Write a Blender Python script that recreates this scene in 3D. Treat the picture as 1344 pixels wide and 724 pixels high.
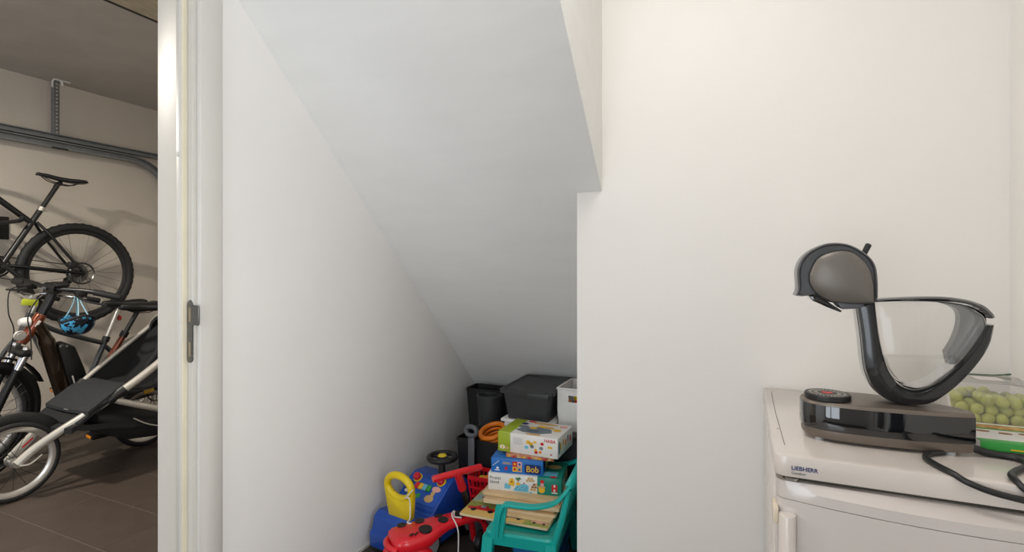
import bpy, bmesh, math, random
from mathutils import Vector, Matrix
random.seed(7)
R = math.radians
scn = bpy.context.scene
for o in list(bpy.data.objects):
    bpy.data.objects.remove(o)
C = scn.collection

# ------------------------------------------------------------------ camera
YAW = math.atan(303 / 673.0)
cam_d = bpy.data.cameras.new('camera')
cam = bpy.data.objects.new('camera', cam_d)
C.objects.link(cam)
cam_d.sensor_width = 36
cam_d.lens = 36 * 673 / 1344
cam_d.shift_y = -7 / 1344
cam_d.clip_start = 0.02
cam.location = (0, 0, 1.2)
cam.rotation_euler = (R(90), 0, YAW)
scn.camera = cam

# ------------------------------------------------------------------ world, light, exposure
vs = scn.view_settings
vs.view_transform = 'Standard'
vs.look = 'None'
vs.gamma = 1
vs.use_curve_mapping = False
vs.exposure = 0.10
w = bpy.data.worlds.new('sky')
scn.world = w
w.use_nodes = True
bg = w.node_tree.nodes['Background']
bg.inputs[0].default_value = (0.62, 0.76, 1.0, 1)
bg.inputs[1].default_value = 1.0


def area_light(name, loc, rot, sx, sy, power, col):
    l = bpy.data.lights.new(name, 'AREA')
    l.shape = 'RECTANGLE'
    l.size, l.size_y = sx, sy
    l.energy = power
    l.color = col
    o = bpy.data.objects.new(name, l)
    C.objects.link(o)
    o.location = loc
    o.rotation_euler = rot
    return o


# daylight coming in through the window of the back wall, plus an added soft fill light in the garage
area_light('window_daylight', (-0.75, -2.12, 1.25), (R(90), 0, 0), 1.3, 1.9, 32, (0.93, 0.965, 1.0))
area_light('side_window_daylight', (0.73, -0.275, 1.30), (R(90), 0, R(90)), 1.25, 2.0, 42, (0.97, 0.98, 1.0))
area_light('garage_fill', (-3.2, -2.9, 1.2), (R(90), 0, 0), 2.4, 1.8, 12, (1.0, 0.97, 0.93))

# ------------------------------------------------------------------ materials
MATS = {}


def lin(c):
    return tuple((v / 12.92 if v <= 0.04045 else ((v + 0.055) / 1.055) ** 2.4) for v in (x / 255 for x in c))


def mat(name, col, rough=0.5, metal=0.0, var=0.04, scale=12, bump=0.0, bscale=60, coat=0.0, spec=0.5, col2=None, stretch=None):
    if name in MATS:
        return MATS[name]
    m = bpy.data.materials.new(name)
    m.use_nodes = True
    nt = m.node_tree
    b = nt.nodes['Principled BSDF']
    c = lin(col)
    tc = nt.nodes.new('ShaderNodeTexCoord')
    mp = nt.nodes.new('ShaderNodeMapping')
    nt.links.new(tc.outputs['Object'], mp.inputs['Vector'])
    if stretch:
        mp.inputs['Scale'].default_value = stretch
    n = nt.nodes.new('ShaderNodeTexNoise')
    n.inputs['Scale'].default_value = scale
    n.inputs['Detail'].default_value = 4
    nt.links.new(mp.outputs[0], n.inputs['Vector'])
    r = nt.nodes.new('ShaderNodeValToRGB')
    r.color_ramp.elements[0].position = 0.3
    r.color_ramp.elements[1].position = 0.7
    c2 = lin(col2) if col2 else tuple(min(1, v * (1 + var)) for v in c)
    c1 = c if col2 else tuple(v * (1 - var) for v in c)
    r.color_ramp.elements[0].color = (*c1, 1)
    r.color_ramp.elements[1].color = (*c2, 1)
    nt.links.new(n.outputs['Fac'], r.inputs['Fac'])
    nt.links.new(r.outputs['Color'], b.inputs['Base Color'])
    b.inputs['Roughness'].default_value = rough
    b.inputs['Metallic'].default_value = metal
    b.inputs['Coat Weight'].default_value = coat
    b.inputs['Specular IOR Level'].default_value = spec
    if bump:
        n2 = nt.nodes.new('ShaderNodeTexNoise')
        n2.inputs['Scale'].default_value = bscale
        n2.inputs['Detail'].default_value = 5
        nt.links.new(mp.outputs[0], n2.inputs['Vector'])
        bp = nt.nodes.new('ShaderNodeBump')
        bp.inputs['Strength'].default_value = bump
        bp.inputs['Distance'].default_value = 0.004
        nt.links.new(n2.outputs['Fac'], bp.inputs['Height'])
        nt.links.new(bp.outputs[0], b.inputs['Normal'])
    MATS[name] = m
    return m


def clear_mat(name, tint=(0.93, 0.94, 0.94), ior=1.35, haze=0.0):
    m = bpy.data.materials.new(name)
    m.use_nodes = True
    nt = m.node_tree
    for n in list(nt.nodes):
        nt.nodes.remove(n)
    out = nt.nodes.new('ShaderNodeOutputMaterial')
    tr = nt.nodes.new('ShaderNodeBsdfTransparent')
    tr.inputs[0].default_value = (*tint, 1)
    gl = nt.nodes.new('ShaderNodeBsdfGlossy')
    gl.inputs['Roughness'].default_value = 0.05
    fr = nt.nodes.new('ShaderNodeFresnel')
    fr.inputs['IOR'].default_value = ior
    mx = nt.nodes.new('ShaderNodeMixShader')
    nt.links.new(fr.outputs[0], mx.inputs[0])
    nt.links.new(tr.outputs[0], mx.inputs[1])
    nt.links.new(gl.outputs[0], mx.inputs[2])
    last = mx
    if haze:
        df = nt.nodes.new('ShaderNodeBsdfDiffuse')
        df.inputs[0].default_value = (0.85, 0.85, 0.85, 1)
        m2 = nt.nodes.new('ShaderNodeMixShader')
        m2.inputs[0].default_value = haze
        nt.links.new(mx.outputs[0], m2.inputs[1])
        nt.links.new(df.outputs[0], m2.inputs[2])
        last = m2
    nt.links.new(last.outputs[0], out.inputs[0])
    MATS[name] = m
    return m


def emit_mat(name, col, strength):
    m = bpy.data.materials.new(name)
    m.use_nodes = True
    b = m.node_tree.nodes['Principled BSDF']
    b.inputs['Base Color'].default_value = (0.9, 0.9, 0.9, 1)
    b.inputs['Emission Color'].default_value = (*col, 1)
    b.inputs['Emission Strength'].default_value = strength
    return m


PAINT = mat('white_wall_paint', (238, 234, 229), 0.75, var=0.015, scale=2, bump=0.06, bscale=90)
SOFFIT = mat('white_plaster', (236, 235, 232), 0.7, var=0.02, scale=3, bump=0.10, bscale=14, stretch=(1, 4, 4))
GWALL = mat('garage_wall_paint', (204, 196, 184), 0.8, var=0.03, scale=3, bump=0.08, bscale=120)
GCEIL = mat('garage_ceiling_concrete', (182, 177, 170), 0.85, var=0.07, scale=4, bump=0.1, bscale=40)
GROUT = mat('floor_grout', (112, 100, 90), 0.9, var=0.1, scale=30)
TILE = mat('brown_grey_floor_tile', (74, 64, 57), 0.45, var=0.10, scale=9, bump=0.05, bscale=160)
JAMB = mat('white_lacquered_frame', (208, 204, 196), 0.42, var=0.01)
STEEL = mat('brushed_steel', (120, 120, 118), 0.35, 1.0, var=0.05, scale=40)
GALV = mat('galvanised_steel', (128, 131, 132), 0.55, 0.15, var=0.12, scale=25)
GAPSHADE = mat('dark_gap_shade', (28, 27, 26), 0.7)  # dark colour for the shadow line beside the ceiling board
WOOD_OLD = mat('weathered_board', (176, 166, 144), 0.8, var=0.2, scale=14, bump=0.2, stretch=(6, 1, 6))
BLACK = mat('black_paint', (20, 20, 21), 0.35)
BLACKM = mat('black_rubber', (26, 26, 27), 0.65, bump=0.1, bscale=150)
BLACKP = mat('black_plastic', (24, 24, 25), 0.45)
ALU = mat('aluminium', (205, 203, 198), 0.3, 0.85, var=0.03, scale=30)
SILVERP = mat('silver_paint', (188, 184, 176), 0.4, 0.3, var=0.03)
CHROME = mat('chrome', (215, 215, 215), 0.12, 1.0, var=0.0)
COPPER = mat('copper_brown_lacquer', (120, 58, 34), 0.25, 0.35, var=0.08, coat=0.6)
DKBROWN = mat('dark_bronze_lacquer', (46, 33, 22), 0.25, 0.3, var=0.1, coat=0.6)
DKGREYL = mat('dark_grey_lacquer', (70, 72, 74), 0.3, 0.3, coat=0.4)
FABRIC = mat('black_fabric', (24, 25, 27), 0.85, var=0.15, scale=40, bump=0.35, bscale=220)
FABRIC2 = mat('charcoal_fabric', (40, 42, 45), 0.85, var=0.15, scale=40, bump=0.35, bscale=180)
ENAMEL = mat('white_enamel', (212, 203, 195), 0.22, var=0.012, scale=5, coat=0.4)
ENAMELD = mat('fridge_door_enamel', (204, 196, 191), 0.24, var=0.015, scale=5, coat=0.4)
WHITEP = mat('white_plastic', (228, 226, 222), 0.4, var=0.02)
GLOSSBLK = mat('gloss_black_plastic', (10, 12, 16), 0.06, coat=1.0)
SATBLK = mat('satin_black_plastic', (30, 31, 32), 0.2, coat=0.3)
TAUPE = mat('taupe_metallic', (118, 108, 98), 0.38, 0.5, var=0.03)
TAUPE2 = mat('grey_brown_metallic', (112, 107, 101), 0.42, 0.35, var=0.02)
RED = mat('red_plastic', (214, 18, 34), 0.28, coat=0.3)
YELLOW = mat('yellow_plastic', (230, 200, 18), 0.35, var=0.05)
BLUE = mat('blue_plastic', (20, 74, 168), 0.35, var=0.06, coat=0.1)
TURQ = mat('turquoise_plastic', (18, 170, 160), 0.32, var=0.03)
GREYP = mat('grey_plastic', (92, 94, 98), 0.45)
DGREYP = mat('dark_grey_plastic', (52, 53, 54), 0.5, bump=0.15, bscale=200)
LGREYP = mat('light_grey_plastic', (176, 178, 182), 0.45)
ORANGE = mat('orange_plastic', (238, 128, 22), 0.4)
GREEN = mat('green_plastic', (60, 160, 70), 0.4)
SKYBLUE = mat('light_blue_print', (110, 190, 215), 0.5)
NAVYTXT = mat('navy_print', (20, 40, 100), 0.4)
GREYTXT = mat('grey_print', (90, 92, 92), 0.5)
PWHITE = mat('white_card', (232, 228, 222), 0.4, var=0.02)
PGREEN = mat('teal_green_card', (18, 132, 112), 0.35, var=0.04)
PLIME = mat('lime_green_card', (160, 178, 40), 0.4, var=0.04)
PBLUE = mat('blue_card', (30, 110, 190), 0.35, var=0.08, scale=30)
PRED = mat('red_print', (206, 30, 40), 0.4)
PYEL = mat('yellow_print', (236, 186, 40), 0.4)
PBROWN = mat('brown_print', (150, 98, 50), 0.5)
PTAN = mat('tan_print', (206, 168, 110), 0.5)
PPINK = mat('pink_print', (230, 170, 160), 0.5)
PGRAY = mat('grey_blue_print', (116, 128, 136), 0.5)
PMIX = mat('patterned_red_card', (150, 42, 30), 0.4, scale=70, col2=(220, 170, 120))
PMIX2 = mat('painted_meadow', (198, 178, 96), 0.45, scale=22, col2=(112, 150, 60))
PMIX3 = mat('painted_sky', (120, 176, 190), 0.45, scale=18, col2=(196, 190, 110))
PLYW = mat('plywood', (214, 184, 140), 0.5, var=0.1, scale=20, stretch=(1, 6, 1))
PLYE = mat('pale_plywood_edge', (222, 196, 158), 0.5, var=0.06)
CAMO = mat('blue_camouflage_shell', (16, 24, 38), 0.25, scale=34, col2=(70, 160, 205), coat=0.3)
GRAPE = mat('green_grape', (184, 186, 84), 0.35, var=0.22, scale=25, coat=0.2)
CORD = mat('white_cord', (220, 216, 208), 0.8)
CABLE = mat('black_cable', (26, 27, 28), 0.4)
CLEAR = clear_mat('clear_plastic', (0.975, 0.975, 0.975), 1.4)
CLEARG = clear_mat('clear_punnet_plastic', (0.97, 0.97, 0.97), 1.35, 0.16)
SMOKE = clear_mat('smoky_clear_plastic', (0.55, 0.56, 0.57), 1.4)
WATER = clear_mat('water', (0.97, 0.975, 0.975), 1.33)
GLASS = clear_mat('window_glass', (0.97, 0.98, 0.98), 1.3)

# camouflage: hard edges
for nd in CAMO.node_tree.nodes:
    if nd.type == 'VALTORGB':
        nd.color_ramp.interpolation = 'CONSTANT'
        nd.color_ramp.elements[0].position = 0
        nd.color_ramp.elements[1].position = 0.52


# ------------------------------------------------------------------ mesh helpers
def wm(o):
    m = o.matrix_basis.copy()
    if o.parent:
        return wm(o.parent) @ m
    return m


def crom(pts, n=8, closed=False):
    P = [Vector(p) for p in pts]
    N = len(P)
    out = []
    rng = range(N) if closed else range(N - 1)
    for i in rng:
        if closed:
            a, b, c, d = P[i - 1], P[i], P[(i + 1) % N], P[(i + 2) % N]
        else:
            a, b, c, d = P[max(i - 1, 0)], P[i], P[i + 1], P[min(i + 2, N - 1)]
        for k in range(n):
            t = k / n
            out.append(0.5 * ((2 * b) + (c - a) * t + (2 * a - 5 * b + 4 * c - d) * t * t + (3 * b - a - 3 * c + d) * t ** 3))
    if not closed:
        out.append(P[-1].copy())
    return out


class MB:
    def __init__(self):
        self.bm = bmesh.new()
        self.M = Matrix.Identity(4)

    def _v(self, p):
        return self.bm.verts.new(self.M @ Vector(p))

    def face(self, pts):
        return self.bm.faces.new([self._v(p) for p in pts])

    def loft(self, rings, closed=True, cap=True, loop=False):
        vr = [[self._v(p) for p in r] for r in rings]
        n = len(vr[0])
        K = len(vr)
        for i in range(K if loop else K - 1):
            a, b = vr[i], vr[(i + 1) % K]
            for j in range(n if closed else n - 1):
                k = (j + 1) % n
                try:
                    self.bm.faces.new((a[j], a[k], b[k], b[j]))
                except ValueError:
                    pass
        if cap and closed and not loop:
            for r in (vr[0], vr[-1]):
                try:
                    self.bm.faces.new(r)
                except ValueError:
                    pass
        return self

    def tube(self, path, r, seg=10, closed=False, cap=True, flat=1.0, up=None):
        P = [Vector(p) for p in path]
        n = len(P)
        rr = r if isinstance(r, (list, tuple)) else [r] * n
        rings = []
        T = []
        for i in range(n):
            if closed:
                t = P[(i + 1) % n] - P[i - 1]
            else:
                t = P[min(i + 1, n - 1)] - P[max(i - 1, 0)]
            T.append(t.normalized())
        ref = Vector(up) if up else (Vector((0, 0, 1)) if abs(T[0].z) < 0.9 else Vector((1, 0, 0)))
        u = (ref - T[0] * ref.dot(T[0])).normalized()
        for i in range(n):
            u = (u - T[i] * u.dot(T[i]))
            if u.length < 1e-6:
                u = T[i].orthogonal()
            u.normalize()
            v = T[i].cross(u)
            rings.append([P[i] + (u * math.cos(2 * math.pi * k / seg) * flat + v * math.sin(2 * math.pi * k / seg)) * rr[i] for k in range(seg)])
        return self.loft(rings, True, cap, closed)

    def cyl(self, a, b, r, seg=16, r2=None):
        return self.tube([a, b], [r, r if r2 is None else r2], seg)

    def box(self, c, s, bev=0.0, rot=None, bseg=2):
        b2 = bmesh.new()
        bmesh.ops.create_cube(b2, size=1)
        for v in b2.verts:
            v.co = Vector((v.co.x * s[0], v.co.y * s[1], v.co.z * s[2]))
        if bev:
            bmesh.ops.bevel(b2, geom=b2.edges[:], offset=bev, segments=bseg, affect='EDGES', profile=0.5)
        M = Matrix.Translation(c)
        if rot:
            M = M @ rot.to_4x4()
        self._merge(b2, M)
        return self

    def _merge(self, b2, M):
        me = bpy.data.meshes.new('tmp')
        b2.to_mesh(me)
        b2.free()
        me.transform(self.M @ M)
        self.bm.from_mesh(me)
        bpy.data.meshes.remove(me)

    def prism(self, poly, axis, a, b, bev=0.0, bseg=2, ang=30):
        def p3(p, t):
            return {'X': (t, p[0], p[1]), 'Y': (p[0], t, p[1]), 'Z': (p[0], p[1], t)}[axis]
        b2 = bmesh.new()
        A = [b2.verts.new(p3(p, a)) for p in poly]
        B = [b2.verts.new(p3(p, b)) for p in poly]
        n = len(poly)
        for j in range(n):
            k = (j + 1) % n
            b2.faces.new((A[j], A[k], B[k], B[j]))
        b2.faces.new(A)
        b2.faces.new(B)
        bmesh.ops.recalc_face_normals(b2, faces=b2.faces)
        if bev:
            es = [e for e in b2.edges if len(e.link_faces) == 2 and e.calc_face_angle(0) > R(ang)]
            bmesh.ops.bevel(b2, geom=es, offset=bev, segments=bseg, affect='EDGES', profile=0.5, clamp_overlap=True)
        self._merge(b2, Matrix.Identity(4))
        return self

    def lathe(self, prof, c, axis='Z', seg=32, cap=True):
        rings = []
        for (r, h) in prof:
            ring = []
            for k in range(seg):
                t = 2 * math.pi * k / seg
                x, y = r * math.cos(t), r * math.sin(t)
                q = {'Z': (x, y, h), 'X': (h, x, y), 'Y': (x, h, y)}[axis]
                ring.append(Vector(c) + Vector(q))
            rings.append(ring)
        return self.loft(rings, True, cap)

    def torus(self, c, Rr, r, axis='X', seg=40, rs=10, u=None, v=None, knob=0.0):
        e = {'X': ((0, 1, 0), (0, 0, 1)), 'Y': ((1, 0, 0), (0, 0, 1)), 'Z': ((1, 0, 0), (0, 1, 0))}[axis]
        u = Vector(u or e[0])
        v = Vector(v or e[1])
        nrm = u.cross(v)
        rings = []
        for i in range(seg):
            t = 2 * math.pi * i / seg
            rad = u * math.cos(t) + v * math.sin(t)
            cc = Vector(c) + rad * Rr
            ro = r * (1 + (knob if i % 2 else 0))
            rings.append([cc + rad * (ro if math.cos(2 * math.pi * k / rs) > 0 else r) * math.cos(2 * math.pi * k / rs) + nrm * r * math.sin(2 * math.pi * k / rs) for k in range(rs)])
        return self.loft(rings, True, False, True)

    def sphere(self, c, s, seg=20, rings=12):
        b2 = bmesh.new()
        bmesh.ops.create_uvsphere(b2, u_segments=seg, v_segments=rings, radius=1)
        if not isinstance(s, (tuple, list)):
            s = (s, s, s)
        self._merge(b2, Matrix.Translation(c) @ Matrix.Diagonal((*s, 1)))
        return self

    def build(self, name, material, parent=None, world=True, sharp=38, smooth=True):
        bm = self.bm
        bmesh.ops.remove_doubles(bm, verts=bm.verts, dist=1e-6)
        bmesh.ops.recalc_face_normals(bm, faces=bm.faces)
        me = bpy.data.meshes.new(name)
        bm.to_mesh(me)
        bm.free()
        o = bpy.data.objects.new(name, me)
        me.materials.append(material)
        C.objects.link(o)
        if parent:
            o.parent = parent
            if world:
                me.transform(wm(parent).inverted())
        if smooth:
            me.polygons.foreach_set('use_smooth', [True] * len(me.polygons))
            me.set_sharp_from_angle(angle=R(sharp))
        return o


def tag(o, label=None, cat=None, group=None, kind=None):
    if label:
        o['label'] = label
    if cat:
        o['category'] = cat
    if group:
        o['group'] = group
    if kind:
        o['kind'] = kind
    return o


def thing(name, label, cat, loc=(0, 0, 0), rz=0.0, group=None):
    o = bpy.data.objects.new(name, None)
    o.empty_display_size = 0.05
    C.objects.link(o)
    o.location = loc
    o.rotation_euler = (0, 0, rz)
    return tag(o, label, cat, group)


def struct(o, label=None, cat=None):
    return tag(o, label, cat, kind='structure')


def text(name, body, size, M, material, parent, bold=0.0, ext=0.0003, align='LEFT', sx=1.0):
    cu = bpy.data.curves.new('t', 'FONT')
    cu.body = body
    cu.size = size
    cu.extrude = ext
    cu.offset = bold
    cu.align_x = align
    ob = bpy.data.objects.new('t', cu)
    C.objects.link(ob)
    dg = bpy.context.evaluated_depsgraph_get()
    me = bpy.data.meshes.new_from_object(ob.evaluated_get(dg))
    bpy.data.objects.remove(ob)
    me.transform(M @ Matrix.Diagonal((sx, 1, 1, 1)))
    me.materials.clear()
    me.materials.append(material)
    me.name = name
    o = bpy.data.objects.new(name, me)
    C.objects.link(o)
    o.parent = parent
    return o


def frame_M(o, x, y):
    """matrix whose local x,y axes are the given directions, at origin o"""
    x = Vector(x).normalized()
    y = Vector(y)
    y = (y - x * y.dot(x)).normalized()
    z = x.cross(y)
    m = Matrix((x, y, z)).transposed().to_4x4()
    m.translation = Vector(o)
    return m


def patch(name, pts, M, material, parent, t=0.0005):
    """thin print on a face; pts are 2D in the frame M (z out of the face)"""
    b = MB()
    b.M = M
    b.prism([(p[0], p[1]) for p in pts], 'Z', -t, t)
    return b.build(name, material, parent, world=False, smooth=False)


def rect(x0, y0, x1, y1):
    return [(x0, y0), (x1, y0), (x1, y1), (x0, y1)]


def disc(cx, cy, rx, ry=None, n=18):
    ry = ry or rx
    return [(cx + rx * math.cos(2 * math.pi * k / n), cy + ry * math.sin(2 * math.pi * k / n)) for k in range(n)]


# ------------------------------------------------------------------ the room shell
XL, XG = -1.491, -1.632            # faces of the wall between store room and garage
YF = 1.72                          # front wall
XR = 0.623                         # right wall
YB = -2.0                          # back wall
ZC = 2.62
GX, GY0, GY1 = -4.75, -3.0, 3.15


def slab(name, x0, x1, y0, y1, z0, z1, m, parent=None):
    b = MB()
    b.box(((x0 + x1) / 2, (y0 + y1) / 2, (z0 + z1) / 2), (x1 - x0, y1 - y0, z1 - z0))
    o = b.build(name, m, parent, smooth=False)
    if parent is None:
        struct(o)
    return o


# floor: grout bed with tiles of 60 x 30 cm laid in rows along X
fl = slab('floor', GX - 0.1, XR + 0.1, GY0, 3.4, -0.10, -0.002, GROUT)
tiles = {}
Y0T, X0T, TW, TD, G = 1.286, -3.13, 0.60, 0.3015, 0.003


def add_tile(x0, x1, y0, y1):
    if x1 - x0 < 0.02 or y1 - y0 < 0.02:
        return
    k = (round(x1 - x0, 3), round(y1 - y0, 3))
    if k not in tiles:
        b = MB()
        b.prism(rect(-k[0] / 2, -k[1] / 2, k[0] / 2, k[1] / 2), 'Z', -0.008, 0, 0.0012, 1)
        o = b.build('tile', TILE, fl, smooth=False)
        tiles[k] = o
    else:
        o = tiles[k].copy()
        C.objects.link(o)
        o.parent = fl
    o.location = ((x0 + x1) / 2, (y0 + y1) / 2, 0)


for (ax0, ax1, ay0, ay1) in ((GX, XG, 0.3, GY1), (XG, XL, 0.12, 1.0), (XL, -0.53, 1.0, 3.0)):
    j = int((ay0 - Y0T) // TD)
    while Y0T + j * TD < ay1:
        y0, y1 = max(ay0, Y0T + j * TD), min(ay1, Y0T + (j + 1) * TD - G)
        off = 0.3 * (j % 2)
        i = int((ax0 - X0T - off) // TW)
        while X0T + off + i * TW < ax1:
            x0, x1 = max(ax0, X0T + off + i * TW), min(ax1, X0T + off + (i + 1) * TW - G)
            add_tile(x0, x1, y0, y1)
            i += 1
        j += 1

# wall between room and garage, with the doorway
DY0, DY1 = 0.09, 1.000
b = MB()
b.box(((XL + XG) / 2, (DY1 + 0.03 + 3.4) / 2, ZC / 2), (XL - XG, 3.4 - DY1 - 0.03, ZC))
b.box(((XL + XG) / 2, (GY0 + DY0 - 0.03) / 2, ZC / 2), (XL - XG, DY0 - 0.03 - GY0, ZC))
b.box(((XL + XG) / 2, (DY0 + DY1) / 2, (2.14 + ZC) / 2), (XL - XG, DY1 - DY0 + 0.06, ZC - 2.14))
struct(b.build('wall_left', PAINT, smooth=False))
# front wall with the niche beside it
b = MB()
b.box(((-0.438 + XR + 0.1) / 2, YF + 0.08, ZC / 2), (XR + 0.1 + 0.438, 0.16, ZC))
b.box(((-0.526 - 0.438) / 2, (YF + 3.4) / 2, 0.735), (0.088, 3.4 - YF, 1.47))
struct(b.build('wall_front', PAINT, smooth=False))
VY0, VY1, VZ0, VZ1 = -0.90, 0.35, 0.30, 2.30
b = MB()
b.box((XR + 0.05, (YB + VY0) / 2, ZC / 2), (0.1, VY0 - YB, ZC))
b.box((XR + 0.05, (VY1 + YF) / 2, ZC / 2), (0.1, YF - VY1, ZC))
b.box((XR + 0.05, (VY0 + VY1) / 2, VZ0 / 2), (0.1, VY1 - VY0, VZ0))
b.box((XR + 0.05, (VY0 + VY1) / 2, (VZ1 + ZC) / 2), (0.1, VY1 - VY0, ZC - VZ1))
struct(b.build('wall_right', PAINT, smooth=False))
# back wall with the window opening
WX0, WX1, WZ0, WZ1 = -1.40, -0.10, 0.3, 2.2
b = MB()
b.box(((XL + WX0) / 2, YB - 0.06, ZC / 2), (WX0 - XL, 0.12, ZC))
b.box(((WX1 + XR + 0.1) / 2, YB - 0.06, ZC / 2), (XR + 0.1 - WX1, 0.12, ZC))
b.box(((WX0 + WX1) / 2, YB - 0.06, WZ0 / 2), (WX1 - WX0, 0.12, WZ0))
b.box(((WX0 + WX1) / 2, YB - 0.06, (WZ1 + ZC) / 2), (WX1 - WX0, 0.12, ZC - WZ1))
struct(b.build('wall_back', PAINT, smooth=False))
b = MB()
for x in (WX0 + 0.03, (WX0 + WX1) / 2, WX1 - 0.03):
    b.box((x, YB - 0.05, (WZ0 + WZ1) / 2), (0.06, 0.06, WZ1 - WZ0), 0.004)
for z in (WZ0 + 0.03, WZ1 - 0.03):
    b.box(((WX0 + WX1) / 2, YB - 0.05, z), (WX1 - WX0, 0.058, 0.06), 0.004)
win = struct(b.build('window_1', JAMB))
for x0, x1 in ((WX0 + 0.06, (WX0 + WX1) / 2 - 0.03), ((WX0 + WX1) / 2 + 0.03, WX1 - 0.06)):
    slab('pane', x0, x1, YB - 0.053, YB - 0.047, WZ0 + 0.06, WZ1 - 0.06, GLASS, win)
b = MB()
for y in (VY0 + 0.03, (VY0 + VY1) / 2, VY1 - 0.03):
    b.box((XR + 0.05, y, (VZ0 + VZ1) / 2), (0.06, 0.06, VZ1 - VZ0), 0.004)
for z in (VZ0 + 0.03, VZ1 - 0.03):
    b.box((XR + 0.05, (VY0 + VY1) / 2, z), (0.058, VY1 - VY0, 0.06), 0.004)
win2 = struct(b.build('window_2', JAMB))
for y0, y1 in ((VY0 + 0.06, (VY0 + VY1) / 2 - 0.03), ((VY0 + VY1) / 2 + 0.03, VY1 - 0.06)):
    slab('pane', XR + 0.047, XR + 0.053, y0, y1, VZ0 + 0.06, VZ1 - 0.06, GLASS, win2)
slab('ceiling', XL, XR + 0.1, YB - 0.12, YF, ZC, ZC + 0.1, PAINT)


# the stair above the niche: sloping soffit and the vertical side of the flight
def zs_l(y):
    return 2.077 - 0.9729 * (y - 1.152)


def zs_r(y):
    return 1.470 - 1.0023 * (y - 1.72)


b = MB()
ya, yb = 0.60, 3.36
xl, xr = XL + 0.0005, -0.438
v = [b._v((xl, ya, zs_l(ya))), b._v((xr, ya, zs_r(ya))), b._v((xr, YF, zs_r(YF))), b._v((xl, YF, zs_l(YF))),
     b._v((xr, yb, zs_r(yb))), b._v((xl, yb, zs_l(yb))), b._v((xl, ya, ZC + 0.09)), b._v((xr, ya, ZC + 0.09)), b._v((xr, yb, ZC + 0.09)), b._v((xl, yb, ZC + 0.09))]
for q in ((0, 1, 2, 3), (3, 2, 4, 5), (6, 7, 8, 9), (0, 6, 7, 1), (5, 4, 8, 9), (1, 7, 8, 4, 2), (0, 3, 5, 9, 6)):
    b.bm.faces.new([v[i] for i in q])
struct(b.build('ceiling_stair_soffit', SOFFIT, smooth=False))

# garage shell
slab('wall_garage_side', GX - 0.12, GX, GY0, GY1 + 0.12, 0, ZC, GWALL)
slab('wall_garage_end', GX - 0.12, XG, GY1, GY1 + 0.12, 0, ZC, GWALL)
slab('ceiling_garage', GX - 0.12, XG, GY0, GY1 + 0.12, ZC, ZC + 0.12, GCEIL)
# wooden board under the garage ceiling with a dark strip standing in for the gap's shadow
t1 = slab('trim_1', -2.965, -2.40, GY0, GY1, ZC - 0.035, ZC, WOOD_OLD)
slab('gap_shadow_strip', -2.992, -2.962, GY0, GY1, ZC - 0.034, ZC, GAPSHADE, t1)

# door frame: stop, rebate and architrave
b = MB()
b.prism([(XG, 0.985), (-1.538, 0.985), (-1.534, 0.978), (-1.517, 0.978), (-1.515, 0.980), (-1.515, 1.000), (XL, 1.000), (XL, 1.05), (XG, 1.05)], 'Z', 0, 2.16, 0.0012, 1)
fr = struct(b.build('door_1', JAMB))
b = MB()
b.prism([(XL + 0.001, 1.012), (XL + 0.012, 1.014), (XL + 0.014, 1.018), (XL + 0.014, 1.084), (XL + 0.010, 1.089), (XL + 0.001, 1.090)], 'Z', 0, 2.20, 0.001, 1)
b.build('architrave', JAMB, fr)
b = MB()
b.box((-1.5145, 0.9905, 1.1), (0.004, 0.016, 2.1), 0.001)
b.build('seal', mat('cream_seal', (224, 214, 190), 0.5), fr)
b = MB()                                                            # near jamb and head
b.box(((XL + XG) / 2, DY0 - 0.015, 1.08), (XL - XG, 0.03, 2.16), 0.002)
b.box(((XL + XG) / 2, (DY0 + DY1) / 2, 2.135), (XL - XG - 0.002, DY1 - DY0, 0.03), 0.002)
b.build('lining', JAMB, fr)
# strike plate
b = MB()
pts = [(x + 0.0225, z) for x, z in [(-1.535, 0.938)] + [(-1.535 + 0.0125 - 0.0125 * math.cos(t), 0.938 - 0.012 * math.sin(t)) for t in (R(30), R(60), R(90), R(120), R(150))] + [(-1.510, 0.938), (-1.510, 1.040), (-1.486, 1.038), (-1.483, 1.043), (-1.483, 1.092), (-1.486, 1.097), (-1.510, 1.098), (-1.512, 1.105), (-1.5225, 1.114), (-1.533, 1.105), (-1.535, 1.098)]]
b.prism(pts, 'Y', 0.9965, 1.0005, 0.0006, 1)
sp = b.build('strike_plate', STEEL, fr)
for z0, z1 in ((0.945, 0.988), (1.048, 1.090)):
    b = MB()
    b.box((-1.499, 0.9960, (z0 + z1) / 2), (0.009, 0.001, z1 - z0), 0.0004)
    b.build('keep_slot', mat('slot_shadow_board', (150, 135, 108), 0.7), sp)
b = MB()
b.lathe([(0.0, -0.0018), (0.006, -0.0018), (0.008, 0)], (-1.524, 0.978, 1.545), 'Y', 20)
b.lathe([(0.0, -0.0025), (0.003, -0.0025), (0.004, -0.001)], (-1.524, 0.978, 1.545), 'Y', 12)
b.build('screw_cap', JAMB, fr)
# skirting
struct(slab('baseboard_left', XL, XL + 0.006, 1.095, 3.0, 0.0, 0.012, JAMB))

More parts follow.
